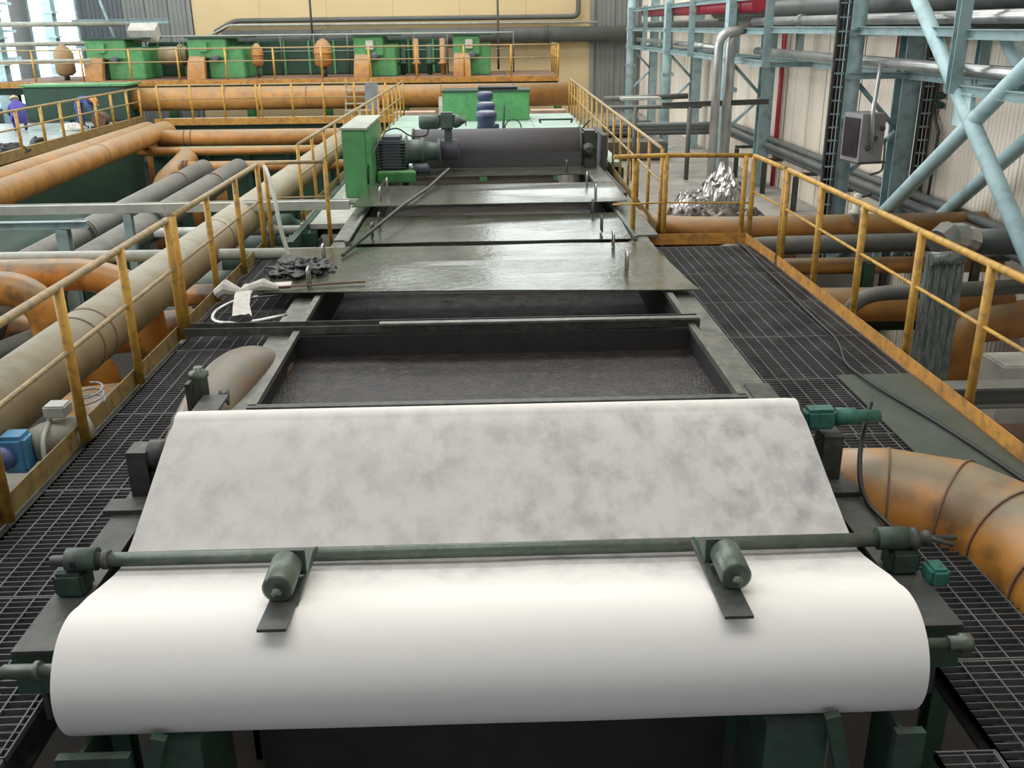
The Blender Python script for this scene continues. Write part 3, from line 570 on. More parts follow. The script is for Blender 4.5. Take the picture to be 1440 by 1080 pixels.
tag(MB().tube([(1.7, 29, .2), (2.7, 29, .2)], .03, 6).tube([(1.7, 29, .2), (1.75, 29, .1)], .03, 6).tube([(2.7, 29, .2), (2.65, 29, .1)], .03, 6).build('step_bar', dgreen), 'low green tube bar at the back of the deck', 'bar')
# ================================================================= PIPES LEFT
def pipe(label, pts, r, M, fil=.5, flanges=(), name='pipe', group=None, seg=20, fr_=1.25, seams=()):
    P = fillet(pts, fil, 8); t = thing(name, label, 'pipe', pts[0], group); MB().tube(P, r, seg).build('pipe_body', M, t)
    for (p, d) in flanges: MB().ring(p, d, r*fr_, .05, seg).ring(Vector(p)+Vector(d).normalized()*.09, d, r*fr_, .05, seg).build('flange', M if M is not orange else rust, t)
    for (p, d) in seams: MB().ring(p, d, r*1.02, .03, seg).build('weld_seam', rust, t)
    return t
pipe('thick cream pipe running along the left railing', [(-3.72, 1, .2), (-3.72, 26, .0)], .27, cream, flanges=(), seams=[((-3.72, 8.2, .143), (0, 1, 0)), ((-3.72, 8.5, .14), (0, 1, 0)), ((-3.72, 13, .1), (0, 1, 0))], seg=28)
tag(MB().tube([(-4.2, 6, -.15), (-4.2, 19, -.3)], .16, 14).build('pipe', cream), 'thinner cream pipe behind and below the thick cream one', 'pipe')
pipe('dark grey pipe at left, the nearer of the flanged pair', [(-6.2, 8, -.62), (-6.2, 24.5, -.5)], .26, greypipe, flanges=[((-6.2, 17.5, -.55), (0, 1, 0))], seams=[((-6.2, 13.6, -.58), (0, 1, 0)), ((-6.2, 22, -.5), (0, 1, 0))])
pipe('dark grey pipe at left, the farther of the flanged pair', [(-7.1, 9, -.62), (-7.1, 24.6, -.5)], .24, greypipe, flanges=[((-7.1, 16.6, -.55), (0, 1, 0))], seams=[((-7.1, 22.4, -.5), (0, 1, 0)), ((-7.1, 14, -.5), (0, 1, 0))])
pipe('long dusty orange pipe at far left, nearer of the parallel pair', [(-9.4, 14, -.22), (-9.75, 30.5, -.05), (-9.75, 30.6, -2.5)], .27, orange, fil=.4, seams=[((-9.62, 24.5, -.11), (0, 1, 0))], flanges=[])
pipe('long dusty orange pipe under the left platform railing', [(-10.6, 14, -.3), (-10.6, 31.5, -.15), (-10.6, 31.6, -2.5)], .27, orange, fil=.4, seams=[((-10.6, 26, -.2), (0, 1, 0))])
pipe('thick orange cross pipe in the middle distance at left', [(-9.6, 29, -.18), (-3.0, 29, -.2)], .24, orange, fil=.3, seams=[((-8.8, 29, -.18), (1, 0, 0)), ((-8.6, 29, -.18), (1, 0, 0))])
pipe('thin orange cross pipe just below the thick one', [(-9.9, 28, -.45), (-3.0, 28, -.45)], .12, orange)
pipe('lower rusty orange cross pipe with a dusty top', [(-8.3, 26.5, -.7), (-3.0, 26.5, -.7)], .15, orange, flanges=[((-8.2, 26.5, -.7), (1, 0, 0))])
pipe('orange riser pipe joining the cross pipes at left', [(-8.9, 26.4, -3), (-8.9, 26.6, -1.2), (-8.4, 27.8, -.6)], .3, orange, fil=.4)
for i, (x, lb) in enumerate(((-8.1, 'orange vertical pipe below the cross pipes, left one'), (-7.4, 'orange vertical pipe below the cross pipes, right one'))): pipe(lb, [(x, 27, -3), (x, 27, -.8)], .16, orange, flanges=[((x, 27, -1), (0, 0, 1))])
pipe('orange elbow pipe bending down at left, farther of two', [(-7.5, 11.6, -.02), (-4.85, 11.6, -.02), (-4.3, 11.6, -.25), (-4.1, 11.3, -1.8)], .2, orange_hot, fil=.5, name='elbow_pipe')
pipe('orange elbow pipe bending down at left, nearer of two', [(-7.5, 10.9, -.0), (-5.2, 10.9, -.0), (-5.2, 10.9, -1.6)], .2, orange_hot, fil=.5, name='elbow_pipe', flanges=[((-5.2, 10.9, -.75), (0, 0, 1))])
pipe('big orange pipe low at the left edge behind the elbows', [(-9, 11.6, -.85), (-5.75, 11.6, -.85), (-5.1, 11.6, -1.2), (-5, 11.5, -3)], .33, orange_hot, fil=.5)
pipe('grey pipe sloping down under the elbows at left', [(-6.6, 9.3, -.85), (-4.6, 11.9, -.5)], .14, greypipe)
pipe('orange pipe low behind the left railing posts', [(-6.2, 12.6, -1.2), (-3.6, 12.2, -.9), (-3.2, 11.4, -.95), (-3.2, 9.6, -1.0)], .26, orange_hot, fil=.4)
pipe('orange drum pipe end below the left railing', [(-4.6, 9.8, -1.3), (-3.2, 9.6, -1.1)], .42, orange_hot, seams=[((-3.6, 9.65, -1.15), (1, 0, 0))])
tag(MB().box2((-9, 14.45, .22), (-2.05, 14.6, .24)).box2((-9, 14.45, .24), (-2.05, 14.46, .35)).box2((-9, 14.59, .24), (-2.05, 14.6, .36)).box2((-9, 14.46, .335), (-2.05, 14.59, .345)).build('cable_tray', whitepipe), 'pale grey cable tray crossing at left above the dark pipes', 'cable tray')
tag(MB().ibeam((-5.42, 14.5, -3), (-5.42, 14.5, .21), .12, .12).build('tray_post', bluegrey), 'grey post holding up the pale cable tray at left', 'post')
pipe('pale grey cross pipe at left below the cable tray', [(-9, 12.2, .08), (-1.98, 12.2, .06)], .075, whitepipe, seg=14)
sp = thing('pipe_support', 'grey steel support frame at the left edge', 'frame', (-5.8, 13.3, -3)); MB().ibeam((-9, 13.3, .28), (-5.55, 13.3, .28), .12, .1).build('cross_beam', bluegrey, sp); MB().ibeam((-5.9, 13.3, -3), (-5.9, 13.3, .22), .16, .16).build('post', bluegrey, sp)
# left green tanks in the pit
t = thing('process_tank', 'dark green rectangular tank in the pit beyond the grey pipes', 'tank', (-13, 25, -3)); MB().box2((-12.6, 15, -3), (-8.6, 24.2, -1.3)).build('tank_body', dgreen, t)
for k in range(6): MB().box2((-12.5+k*.75, 14.92, -3), (-12.4+k*.75, 15, -1.3)).build('stiffener', dgreen, t)
for k in range(4): MB().box2((-8.6, 15.3+k*2.2, -3), (-8.52, 15.45+k*2.2, -1.3)).build('stiffener', dgreen, t)
t = thing('process_tank', 'dark green tank in the pit under the orange cross pipes', 'tank', (-6, 30, -3)); MB().box2((-10, 29.5, -3), (-3, 34, -.75)).build('tank_body', dgreen, t); MB().box2((-10.05, 29.4, -.75), (-3, 34, -.68)).build('top_flange', green, t)
for k in range(6): MB().box2((-9.6+k*1.2, 29.42, -3), (-9.45+k*1.2, 29.5, -.75)).build('stiffener', dgreen, t)
t = thing('pump_skid', 'dark steel skid with pumps in the pit left of the tank', 'skid', (-4.6, 17, -3)); MB().box2((-5.6, 14.8, -1.8), (-2.9, 22, -1.6)).build('base_plate', darksteel, t)
for k in range(4):
    y = 15.5+k*1.7; MB().lathe((-4.8, y, -1.25), (1, 0, 0), [(0, .2), (.05, .3), (.6, .3), (.65, .2), (.9, .12), (.92, .32), (1.1, .32)], 18).build('pump', dgreen if k % 2 else motgreen, t); MB().box2((-4.9, y-.2, -1.6), (-3.6, y+.2, -1.5)).build('pump_foot', darksteel, t)
pipe('pale pipe running under the deck plate at left', [(-5.5, 15.8, -.35), (-2.1, 15.8, -.35)], .08, whitepipe, flanges=[((-3.6, 15.8, -.35), (1, 0, 0))])
pipe('orange cross pipe low between cream pipe and tank', [(-5.0, 13.6, -.85), (-2.1, 13.6, -.85)], .16, orange_hot)
# blue valve actuator bottom left
SH = (.32, .3, .17)
va = thing('valve_actuator', 'dusty electric valve actuator with blue gearbox below the left railing', 'actuator', (-3.5, 6.3, -.5))
MB().lathe((-3.62, 6.0, -.16), (.8, .6, .05), [(0, .09), (.02, .12), (.1, .14), (.32, .14), (.36, .11), (.42, .11)], 22).build('motor_body', beigemotor, va)
vg = MB().bevbox((-3.78, 5.82, -.3), (-3.58, 6.02, -.02), .03).build('gearbox', tealtrans, va)
MB().lathe((-3.72, 5.82, -.16), (-.3, -1, 0), [(0, .09), (.06, .09), (.07, .06), (.12, .06)], 16).build('hand_knob', mat('navy_cap', (.1, .13, .3), .4), vg)
MB().bevbox((-3.52, 6.05, .03), (-3.36, 6.2, .12), .012).build('terminal_box', whitepipe, va)
MB().tube([(-3.3+.1*math.cos(k*.5), 6.35+.14*math.sin(k*.5), .03+.004*k) for k in range(30)], .008, 6).build('cable_coil', grey, va)
MB().tube(fillet([(-3.5, 6.1, .0), (-3.46, 5.85, -.05), (-3.42, 5.75, -.4), (-3.3, 5.7, -.6)], .08), .018, 8).build('conduit', whitepipe, va)
MB().lathe((-3.35, 6.0, -.55), (0, 0, 1), [(0, .12), (.15, .12), (.2, .1)], 16).build('valve_body', mat('violet_valve', (.16, .17, .38), .5), va)
MB().lathe((-3.55, 5.6, -.75), (.2, .6, .3), [(0, .14), (.12, .14), (.121, .19), (.17, .19)], 16).build('valve_flange', mat('teal_valve', (.08, .2, .26), .5), va)
va.location = Vector(va.location) + Vector(SH)
t = thing('grey_conduit', 'dark curved conduit hanging behind the left railing posts', 'conduit', (-3.4, 8, -1)); MB().tube(fillet([(-3.25, 9.0, -.3), (-3.35, 8.2, -.3), (-3.42, 7.6, -.5), (-3.42, 7.4, -1.6)], .4), .04, 10).build('conduit_body', darkpipe, t)
t = thing('limit_switch', 'small dark valve with indicator lamp behind the left railing', 'valve', (-3.3, 8.0, -.6)); MB().bevbox((-3.34, 7.9, -.55), (-3.2, 8.02, -.38), .02).lathe((-3.27, 7.96, -.38), (0, 0, 1), [(0, .03), (.1, .03)], 10).build('valve_body', black, t); MB().lathe((-3.27, 7.9, -.45), (0, -1, 0), [(0, .012), (.01, .012)], 10).build('lamp', chrome, t)
tag(MB().box2((-5.6, 4, -1.25), (-3.15, 9, -1.15)).build('pit_platform', mat('pale_pit_floor', (.3, .29, .24), .8, dirt=(.1, .1, .08), dirt_amt=.7, scale=1.5)), 'pale dusty floor below the left railing', 'platform')
# ================================================================= RIGHT PIPES
pipe('dusty orange cross pipe at right beyond the railing, top one', [(2.4, 15.6, -.2), (2.75, 14.0, -.05), (3.6, 13.6, .0), (7.35, 13.6, .02)], .17, orange, fil=.5, flanges=[])
pipe('dark grey cross pipe at right in front of the top orange one', [(3.0, 12.95, -.35), (3.7, 12.95, -.12), (7.3, 12.95, -.1)], .13, greypipe, fil=.3)
pipe('orange cross pipe at right, second from top', [(2.4, 13.3, -.5), (7.3, 13.0, -.45)], .12, orange)
pipe('thick dirty orange cross pipe at right, low behind the railing', [(2.4, 12.2, -.75), (7.0, 12.0, -.75)], .23, orange)
pipe('dark lower cross pipe at right behind the wrapped riser', [(4.3, 10.8, -2.6), (4.3, 10.8, -.25), (7.0, 10.9, -.2)], .09, greypipe)
pipe('orange vertical drum pipe low at right', [(6.3, 11.8, -3), (6.3, 11.8, -1.0), (7.2, 11.8, -.9)], .25, orange, fil=.3)
pipe('dark grey insulated pipe at the right edge', [(5.85, 11.2, .28), (7.3, 11.3, .24)], .16, darkpipe, fil=.2)
sv = thing('silver_elbow', 'silver foil segmented elbow at the right edge above the railing', 'elbow', (5.5, 10.8, .1))
for k, (p, q) in enumerate((((5.22, 10.6, .42), (5.4, 10.72, .47)), ((5.4, 10.72, .47), (5.6, 10.85, .42)), ((5.6, 10.85, .42), (5.8, 11.0, .34)))): MB().tube([p, q], [.14, .17], 12, smooth=False).build('jacket_segment', foil, sv)
t = thing('wrapped_riser', 'vertical pipe bundle wrapped in grimy plastic behind the right railing', 'riser', (5.2, 10.2, -3))
for k in range(5):
    x = 5.03+k*.085; MB().tube([(x-.06, 10.2+.06*(k % 2), -1.8), (x-.02, 10.25, -.9), (x, 10.3, .36)], [.07, .06, .055], 9, smooth=False).build('wrapped_pipe', plastic, t)
MB().tube([(5.0, 10.25, .3), (5.4, 10.3, .3)], .08, 10).build('wrapping_band', plastic, t)
tag(MB().ibeam((3.75, 7.9, -.4), (7.3, 7.9, -.4), .22, .2).build('cross_beam', greypipe), 'dark grey steel beam crossing at the right edge', 'beam')
tag(MB().bevbox((5.75, 9.7, -2.4), (6.5, 10.2, -.8), .02).build('control_cabinet', whitebox), 'off-white cabinet low behind the railing at the right edge', 'cabinet')
t = thing('pipe_support', 'dark green steel support frame holding the right cross pipes', 'frame', (4.2, 12.6, -3))
for x in (4.05, 5.3): MB().ibeam((x, 12.6, -3), (x, 12.6, -.3), .14, .14).build('post', dgreen, t)
MB().ibeam((2.5, 12.6, -1.2), (7.2, 12.6, -1.2), .12, .14).build('cross_beam', dgreen, t)
t = thing('pit_machine', 'dark brown machinery deep in the pit at right', 'machine', (5.5, 8, -3)); MB().bevbox((4.0, 8.6, -3), (7.2, 12, -1.9), .05).build('housing', rust, t); MB().lathe((4.4, 9.2, -1.6), (1, 0, 0), [(0, .35), (.5, .35), (.52, .5), (.6, .5), (.62, .3), (1.8, .3)], 20).build('motor_body', rust, t)
# foil heap on a rusty ledge
tag(MB().bevbox((2.75, 14.4, -1.6), (4.9, 17.0, -.38), .05).build('steel_ledge', rust), 'rusty steel ledge under the foil heap', 'ledge')
fh = thing('foil_heap', 'crumpled silver insulation foil heap behind the right cross railing', 'foil', (3.8, 15.6, -.38))
def crumple(c, sx, sy, sz, seed, n=26, M=foil, name='foil_sheet'):
    vs = []
    for j in range(n+1):
        for i in range(n+1):
            u, v = i/n*2-1, j/n*2-1; h = max(0, 1-(u*u+v*v))**.5
            p = Vector((u*2.2+seed, v*2.2, seed)); z = h*sz + .5*sz*abs(noise.noise(p*1.6))*h + .12*sz*noise.noise(p*6)
            vs.append((c[0]+u*sx+.05*noise.noise(p*4), c[1]+v*sy+.05*noise.noise(p*4+Vector((9, 9, 9))), c[2]+max(z, .0)))
    return MB().add(vs, [[j*(n+1)+i, j*(n+1)+i+1, (j+1)*(n+1)+i+1, (j+1)*(n+1)+i] for j in range(n) for i in range(n)]).build(name, M, fh)
crumple((3.75, 15.0, -.38), .95, .6, .34, 3, M=foildark, name='dirty_foil_sheet'); crumple((4.0, 15.9, -.2), .42, .35, .62, 11); crumple((3.45, 15.6, -.25), .4, .3, .4, 17); crumple((3.3, 14.9, -.35), .45, .4, .36, 23, M=foildark, name='dirty_foil_sheet'); crumple((4.2, 14.9, -.38), .45, .4, .34, 31, M=foildark, name='dirty_foil_sheet')
t = thing('ball_valve', 'small pale valve sticking up from the right cross pipes', 'valve', (5.35, 13.4, .05)); MB().lathe((5.35, 13.4, .1), (0, 0, 1), [(0, .05), (.12, .05), (.121, .09), (.16, .09), (.17, .05), (.4, .06), (.42, .02)], 12).build('valve_body', whitebox, t); MB().tube([(5.35, 13.4, .45), (5.55, 13.4, .5)], .02, 6).build('lever', darksteel, t)
# ================================================================= RIGHT COLUMNS AND RACK
bayY = [7.9, 15.9, 23.9, 31.9, 39.9]
names = ['front', 'nearest full-height', 'second', 'third', 'farthest']
for i, y in enumerate(bayY[1:], 1):
    c = thing('round_column', f'light blue round column of the pipe rack, {names[i]} one from the right', 'column', (6, y, -1.05), 'round columns of the pipe rack')
    MB().cyl((6, y, -1.05), (6, y, 8), .155, 20).build('shaft', blue, c); MB().box((6, y, -1.03), (.5, .5, .04)).build('base_plate', blue, c)
    for z in (1.3, 2.0, 2.65): MB().box((6.02, y, z), (.36, .36, .1)).build('bracket_collar', bluegrey, c)
    c = thing('steel_column', f'blue grey H-section column against the siding wall, {names[i]} one from the right', 'column', (6.95, y, -1.05), 'H-section columns along the siding')
    MB().ibeam((6.95, y, -1.05), (6.95, y, 8), .3, .34).build('shaft', bluegrey, c)
    k = thing('knee_brace', f'pair of slim blue braces between the {names[i]} round and wall columns', 'brace', (6.5, y, .2), 'braces between column rows')
    MB().tube([(6.1, y, .4), (6.85, y, 1.1)], .04, 8).build('lower_brace', blue, k); MB().tube([(6.85, y, 1.15), (6.1, y, 1.9)], .04, 8).build('upper_brace', bluegrey, k)
for x, lb in ((6.0, 'front'), (6.95, 'rear')):
    xb = thing('cross_bracing', f'{lb} pair of light blue diagonal tube braces forming an X at right', 'brace', (x, 11.9, -1)); a = [(x-.0, 15.7, 4.55), (x, 8.6, -.7)]; b = [(x+.02, 15.5, -.9), (x+.02, 8.3, 4.0)]
    MB().cyl(*a, .1, 18).build('diagonal_tube', blue, xb); MB().cyl(*b, .1, 18).build('diagonal_tube', blue, xb)
    MB().box((x, 12.0, 1.77), (.06, .4, .4)).build('gusset_plate', blue, xb)
rk = thing('pipe_rack', 'blue grey steel pipe rack frame along the right siding wall', 'rack', (6.45, 25, 2))
for x, y0_, y1_, z in ((6.0, 6, 12.2, 2.0), (6.0, 6, 12.2, 2.65), (6.0, 12.2, 20.5, 2.68), (6.0, 20.5, 41, 2.0), (6.0, 20.5, 41, 2.65), (6.9, 6, 41, 2.0), (6.9, 6, 41, 2.65), (6.0, 6, 41, 3.35), (6.9, 6, 41, 3.35)):
    MB().ibeam((x, y0_, z), (x, y1_, z), .1, .12).build('long_beam', bluegrey, rk)
for x, yy in ((5.92, (7.9, 12.2, 20.5, 23.5, 28, 31.5, 36, 39.5)), (6.95, (8.5, 13.6, 18.6, 21.6, 27, 33, 38))):
    for y in yy: MB().ibeam((x, y, 1.95), (x, y, 3.45), .15, .13).build('hanger', bluegrey, rk)
for y in (7.9, 12.2, 15.7, 20.5, 23.7, 28, 31.7, 36, 39.7):
    for z in (2.0, 2.65, 3.35): MB().ibeam((5.9, y, z), (7.0, y, z), .09, .1).build('cross_beam', bluegrey, rk)
def rp(label, pts, r, M, **k): return pipe(label, pts, r, M, name='rack_pipe', **k)
rp('bright silver pipe on the upper level of the right rack', [(6.35, 7, 2.85), (6.35, 23.2, 2.85)], .085, silver, flanges=[((6.35, 19.7, 2.85), (0, 1, 0))], fr_=1.4)
rp('dark silver pipe on the lower level of the right rack', [(6.3, 7, 2.2), (6.3, 22.6, 2.22)], .085, silver)
rp('dull silver pipe on the lower level of the far rack', [(6.3, 24.6, 2.22), (6.3, 40, 2.25)], .08, silver)
rp('dark pipe on the right rack behind the bright silver one', [(6.7, 7, 2.82), (6.7, 41, 2.82)], .12, darkpipe)
rp('thick dark pipe on top of the right rack', [(6.6, 7, 3.1), (6.6, 28, 3.1)], .16, darkpipe)
rp('crimson pipe at the top of the far right rack', [(6.25, 22.5, 3.2), (6.25, 38, 3.25)], .17, red)
rp('crimson vertical pipe on the wall by the second H column', [(7.05, 16.35, 2.15), (7.05, 16.35, 4)], .16, red, seg=16)
rp('thin red pipe down the wall beside the far H column', [(7.22, 23.6, -1), (7.22, 23.6, 3)], .06, red, seg=10)
rp('left one of two pale vertical pipes bending onto the rack', [(5.35, 22.3, -.9), (5.35, 22.3, 2.6), (6.1, 22.6, 2.7)], .1, silver, fil=.3)
rp('right one of two pale vertical pipes bending onto the rack', [(5.66, 22.5, -.9), (5.66, 22.5, 2.6), (6.1, 22.9, 2.7)], .1, silver, fil=.3)
tag(MB().ibeam((4.2, 22.7, 1.05), (6.7, 22.7, 1.1), .1, .12).build('pipe_bracket', greypipe), 'grey horizontal bracket across the two pale vertical pipes', 'bracket')
for i, (z, lb) in enumerate(((.13, 'upper'), (.0, 'middle'), (-.14, 'lower'))): pipe(f'{lb} dark pipe of the bundle running along the siding wall', [(7.1-.1*(i % 2), 6.5, z), (7.1-.1*(i % 2), 27.6+.3*i, z), (3.4, 27.6+.3*i, z)], .075, darkpipe, fil=.3, name='service_pipe', group='dark pipes along the siding', seg=12)
for k, y in enumerate((12.5, 15.4, 18.3, 20.4, 22.8, 25.4)):
    o = MB().ibeam((6.75, y, -1.05 if y > 16.6 else -3), (6.75, y, -.3), .1, .1).box((6.95, y, -.25), (.5, .08, .07)).build('pipe_stand', darksteel); tag(o, 'dark steel stand under the pipe bundle, ' + ['first beyond the X brace foot', 'at the nearest round column', 'left of the nearest round column', 'second left of the nearest round column', 'between the second column pair', 'beyond the second column pair'][k], 'stand', 'stands under the wall pipes')
for (x, y, lb) in ((5.74, 15.75, 'black ladder-like cable tray beside the nearest round column'), (7.2, 15.65, 'black ladder-like cable tray beside the H column')):
    ct = thing('vertical_cable_tray', lb, 'cable tray', (x, y, -1)); 
    for d in (-.09, .09): MB().box2((x-.02+d, y-.03, -1), (x+.02+d, y+.03, 5)).build('side_rail', darksteel, ct)
    rg = MB().box((0, 0, 0), (.16, .03, .025)).mesh('rung', bluegrey)
    for k in range(28): inst('rung', rg, ct, (x, y-.02, -.9+k*.21))
    MB().tube([(x-.03, y+.02, -1), (x-.03, y+.02, 5)], .03, 6).tube([(x+.03, y+.02, -1), (x+.03, y+.02, 5)], .025, 6).build('cable', black, ct)
cbx = thing('instrument_box', 'grey instrument box with dark glass front hung at the nearest round column', 'box', (6.15, 15.3, .7))
ic = MB().box((6.06, 15.25, 1.1), (.42, .5, .74), (0, 0, .22)).build('case', mat('instrument_grey', (.3, .29, .3), .5), cbx)
MB().box((5.848, 15.2, 1.1), (.02, .4, .6), (0, 0, .22)).build('glass_front', mat('dark_glass', (.05, .04, .05), .15), ic)
MB().box((6.08, 15.25, .72), (.5, .56, .03), (0, 0, .22)).build('bottom_shelf', darksteel, cbx)
for k in range(3): MB().lathe((6.05+.1*k, 14.99, .95+.15*k), (0, -1, 0), [(0, .04), (.03, .04), (.035, .02), (.06, .02)], 12).build('gauge', darksteel, ic)
MB().tube(fillet([(6.1, 14.95, .95), (6.05, 14.95, 1.5), (6.15, 15.1, 2.2)], .1), .035, 8).build('impulse_pipe', silver, cbx)
MB().tube(fillet([(6.3, 14.95, 1.1), (6.3, 14.9, .6), (6.1, 14.9, .55)], .08), .018, 8).build('drain_tube', darksteel, cbx)
t = thing('sampling_valve', 'thin kinked pipe with two small valves on the siding wall', 'valve', (7.3, 15.6, 0)); MB().tube([(7.32, 15.6, 2.1), (7.32, 15.6, 1.4), (7.32, 15.35, 1.15), (7.32, 15.4, .1)], .025, 8).build('tube', darksteel, t)
for z in (1.55, 1.7): MB().lathe((7.32, 15.52, z), (0, -1, 0), [(0, .05), (.06, .05), (.07, .025), (.1, .06), (.12, .06)], 10).build('valve', dgreen, t)
# grey frame near the far right of the deck
t = thing('tube_stand', 'grey tubular frame beyond the right deck railing', 'frame', (4.5, 24.5, -1)); MB().tube([(3.2, 24.8, .85), (5.6, 24.8, .85)], .05, 8).tube([(3.2, 25.6, 1.0), (5.4, 25.6, 1.05)], .07, 8).tube([(5.3, 24.8, -1), (5.3, 24.8, .85)], .06, 8).tube([(3.9, 24.8, -1), (3.9, 24.8, .85)], .06, 8).build('tubes', greypipe, t); MB().box2((3.6, 25, 1.0), (4.6, 25.8, 1.06)).build('tray', whitepipe, t)
t = thing('far_equipment', 'grey green machine base beyond the deck at right', 'machine', (5, 30, -1)); MB().bevbox((3.6, 29, -1.05), (5.6, 33, -.5), .05).build('base', greypipe, t); MB().lathe((3.9, 30.5, -.2), (1, 0, 0), [(0, .3), (1.0, .3), (1.05, .2), (1.4, .2)], 16).build('body', motgreen, t)
# ================================================================= FAR PLATFORM
fp = thing('far_platform', 'raised far platform with orange edge carrying the green machines', 'platform', (-8, 40, .9))
for k in range(11): MB().box2((-19+k*2, 38.2, .88), (-17.02+k*2, 44, .98)).build('deck_plate', rust, fp)
MB().box2((-19, 38.1, .82), (3, 38.2, 1.02)).build('edge_strip', toe_or, fp)
MB().ibeam((-19, 38.5, .68), (3, 38.5, .68), .2, .26).build('edge_beam', dgreen, fp)
for k in range(8): MB().ibeam((-18+k*3, 38.6, -3), (-18+k*3, 38.6, .55), .3, .3).build('leg', green, fp)
railing('far_railing', 'yellow railing along the front edge of the far machine platform', [(-18.8+k*1.815, 38.3) for k in range(13)], h=1.15, z=1.0, r=.04, rt=.03, topm=railtop, kick=False, rm=.022)
railing('far_railing', 'short yellow railing at the right end of the far platform', [(2.98, 38.4+k*1.1) for k in range(4)], h=1.15, z=1.0, r=.035, rt=.03, topm=railtop, kick=False, rm=.022)
pipe('huge orange pipe under the far platform', [(-14.5, 37.0, .42), (3.6, 37.0, .4)], .42, orange, seg=24, seams=[((-6.5, 37, .42), (1, 0, 0)), ((-9.5, 37, .42), (1, 0, 0)), ((-1.5, 37, .41), (1, 0, 0)), ((1.2, 37, .41), (1, 0, 0))])
mp = thing('middle_platform', 'lower cross walkway with orange edge before the huge orange pipe', 'walkway', (-7, 35, -.3)); MB().box2((-11.6, 35, -.3), (-2.7, 36.2, -.2)).build('deck_plate', whitepipe, mp); MB().box2((-11.6, 34.9, -.35), (-2.7, 35, -.12)).build('edge_strip', toe_or, mp); MB().ibeam((-11.6, 35.1, -.5), (-2.7, 35.1, -.5), .2, .24).build('edge_beam', dgreen, mp)
railing('middle_railing', 'yellow railing of the lower cross walkway in the middle distance, left half', [(-11.4+k*1.15, 35) for k in range(4)], z=-.15, kick=False, r=.04, rt=.03, rm=.02)
railing('middle_railing', 'yellow railing of the lower cross walkway in the middle distance, right half', [(-7.8+k*1.1, 35) for k in range(5)], z=-.15, kick=False, r=.04, rt=.03, rm=.02)
def green_machine(x, lb, w_=2.2):
    t = thing('flotation_drive', lb, 'machine', (x+w_/2, 40.6, .98), 'green machines on the far platform')
    MB().bevbox((x, 40, 1.75), (x+w_*.72, 42, 2.5), .04).build('upper_casing', green, t)
    MB().bevbox((x+w_*.35, 40.1, .98), (x+w_, 42.2, 2.2), .04).build('main_casing', green, t)
    MB().bevbox((x+.1, 40.3, .98), (x+w_*.35, 42.2, 1.76), .04).build('side_casing', dgreen, t)
    MB().box2((x-.05, 39.9, 2.5), (x+w_+.1, 42.3, 2.56)).build('top_plate', dgreen, t)
    mb = MB(); n_ = 8; vs = []
    for k in range(n_+1):
        a = k/n_*1.25; y = 40.0-.55*math.sin(a); z = 1.85-.95*(1-math.cos(a))*1.15-.12*k/n_; hw = .3+.05*k/n_
        vs += [(x+.35-hw, y, z), (x+.35+hw, y, z), (x+.35+hw, y+.25, z-.15), (x+.35-hw, y+.25, z-.15)]
    for k in range(n_):
        for j in range(4): mb.f.append([k*4+j, k*4+(j+1) % 4, (k+1)*4+(j+1) % 4, (k+1)*4+j]); mb.sm.append(False)
    mb.v = [Vector(v) for v in vs]; mb.f += [[0, 1, 2, 3], [n_*4+3, n_*4+2, n_*4+1, n_*4]]; mb.sm += [False]*2; mb.build('orange_chute', orange, t)
    MB().bevbox((x+.5, 39.85, 2.0), (x+.8, 40.0, 2.35), .02).build('nameplate_box', whitebox if x > -6 else green, t)
    MB().lathe((x+w_*.5, 40.1, 1.75), (0, -1, 0), [(0, .14), (.25, .14), (.3, .08)], 12).build('small_motor', motor, t)
    return t
green_machine(-15.6, 'big green machine on the far platform, leftmost of four', 2.2)
green_machine(-11.6, 'big green machine on the far platform, second from left', 2.15)
green_machine(-5.05, 'green machine on the far platform, third from left behind the stair', 1.65)
green_machine(-1.1, 'green machine on the far platform, rightmost of four', 1.5)
def drum(x, z, lb, M=orange, r=.32, l=.9, y=40.5): 
    t = thing('orange_vessel', lb, 'vessel', (x, y, z-l/2)); MB().cyl((x, y, .98), (x, y, z-l/2+.05), r*.3, 10).build('stand', darksteel, t); MB().lathe((x, y, z-l/2), (0, 0, 1), [(0, r*.6), (.12, r), (l*.7, r), (l*.9, r*.6), (l, .05)], 14).build('shell', M, t); MB().ring((x, y, z), (0, 0, 1), r*1.08, .06, 14).build('band', M, t)
drum(-16.7, 1.75, 'tan orange vessel left of the leftmost green machine', mat('tan_paint', (.4, .26, .13), .6), .38, 1.2); drum(-9.0, 1.85, 'small orange vessel right of the second green machine', orange, .24, .9); drum(-6.35, 1.9, 'round orange vessel left of the third green machine', orange, .36, 1.1)
pipe('pale horizontal drum between the first two green machines', [(-13.0, 41, 1.85), (-11.9, 41, 1.85)], .35, cream, flanges=[((-12.2, 41, 1.85), (1, 0, 0))])
t = thing('pump_group', 'orange and green pump group between the two right-hand green machines', 'pump', (-2.2, 41, .98))
for k in range(4): MB().lathe((-3.2+k*.55, 41, .98), (0, 0, 1), [(0, .1), (.4, .1), (.41, .2), (.5, .2), (.51, .12), (1.2+.2*(k % 2), .12), (1.22+.2*(k % 2), .02)], 12).build('standpipe', orange if k % 2 else dgreen, t)
t = thing('flotation_tank', 'long green tank wall behind the far platform machines', 'tank', (-8, 43, .98)); MB().bevbox((-14, 42.6, .98), (-1.5, 43.6, 2.35), .05).build('tank_body', dgreen, t)
for k in range(12): MB().box2((-13.6+k*1.05, 42.54, 1.0), (-13.52+k*1.05, 42.62, 2.35)).build('stiffener', green, t)
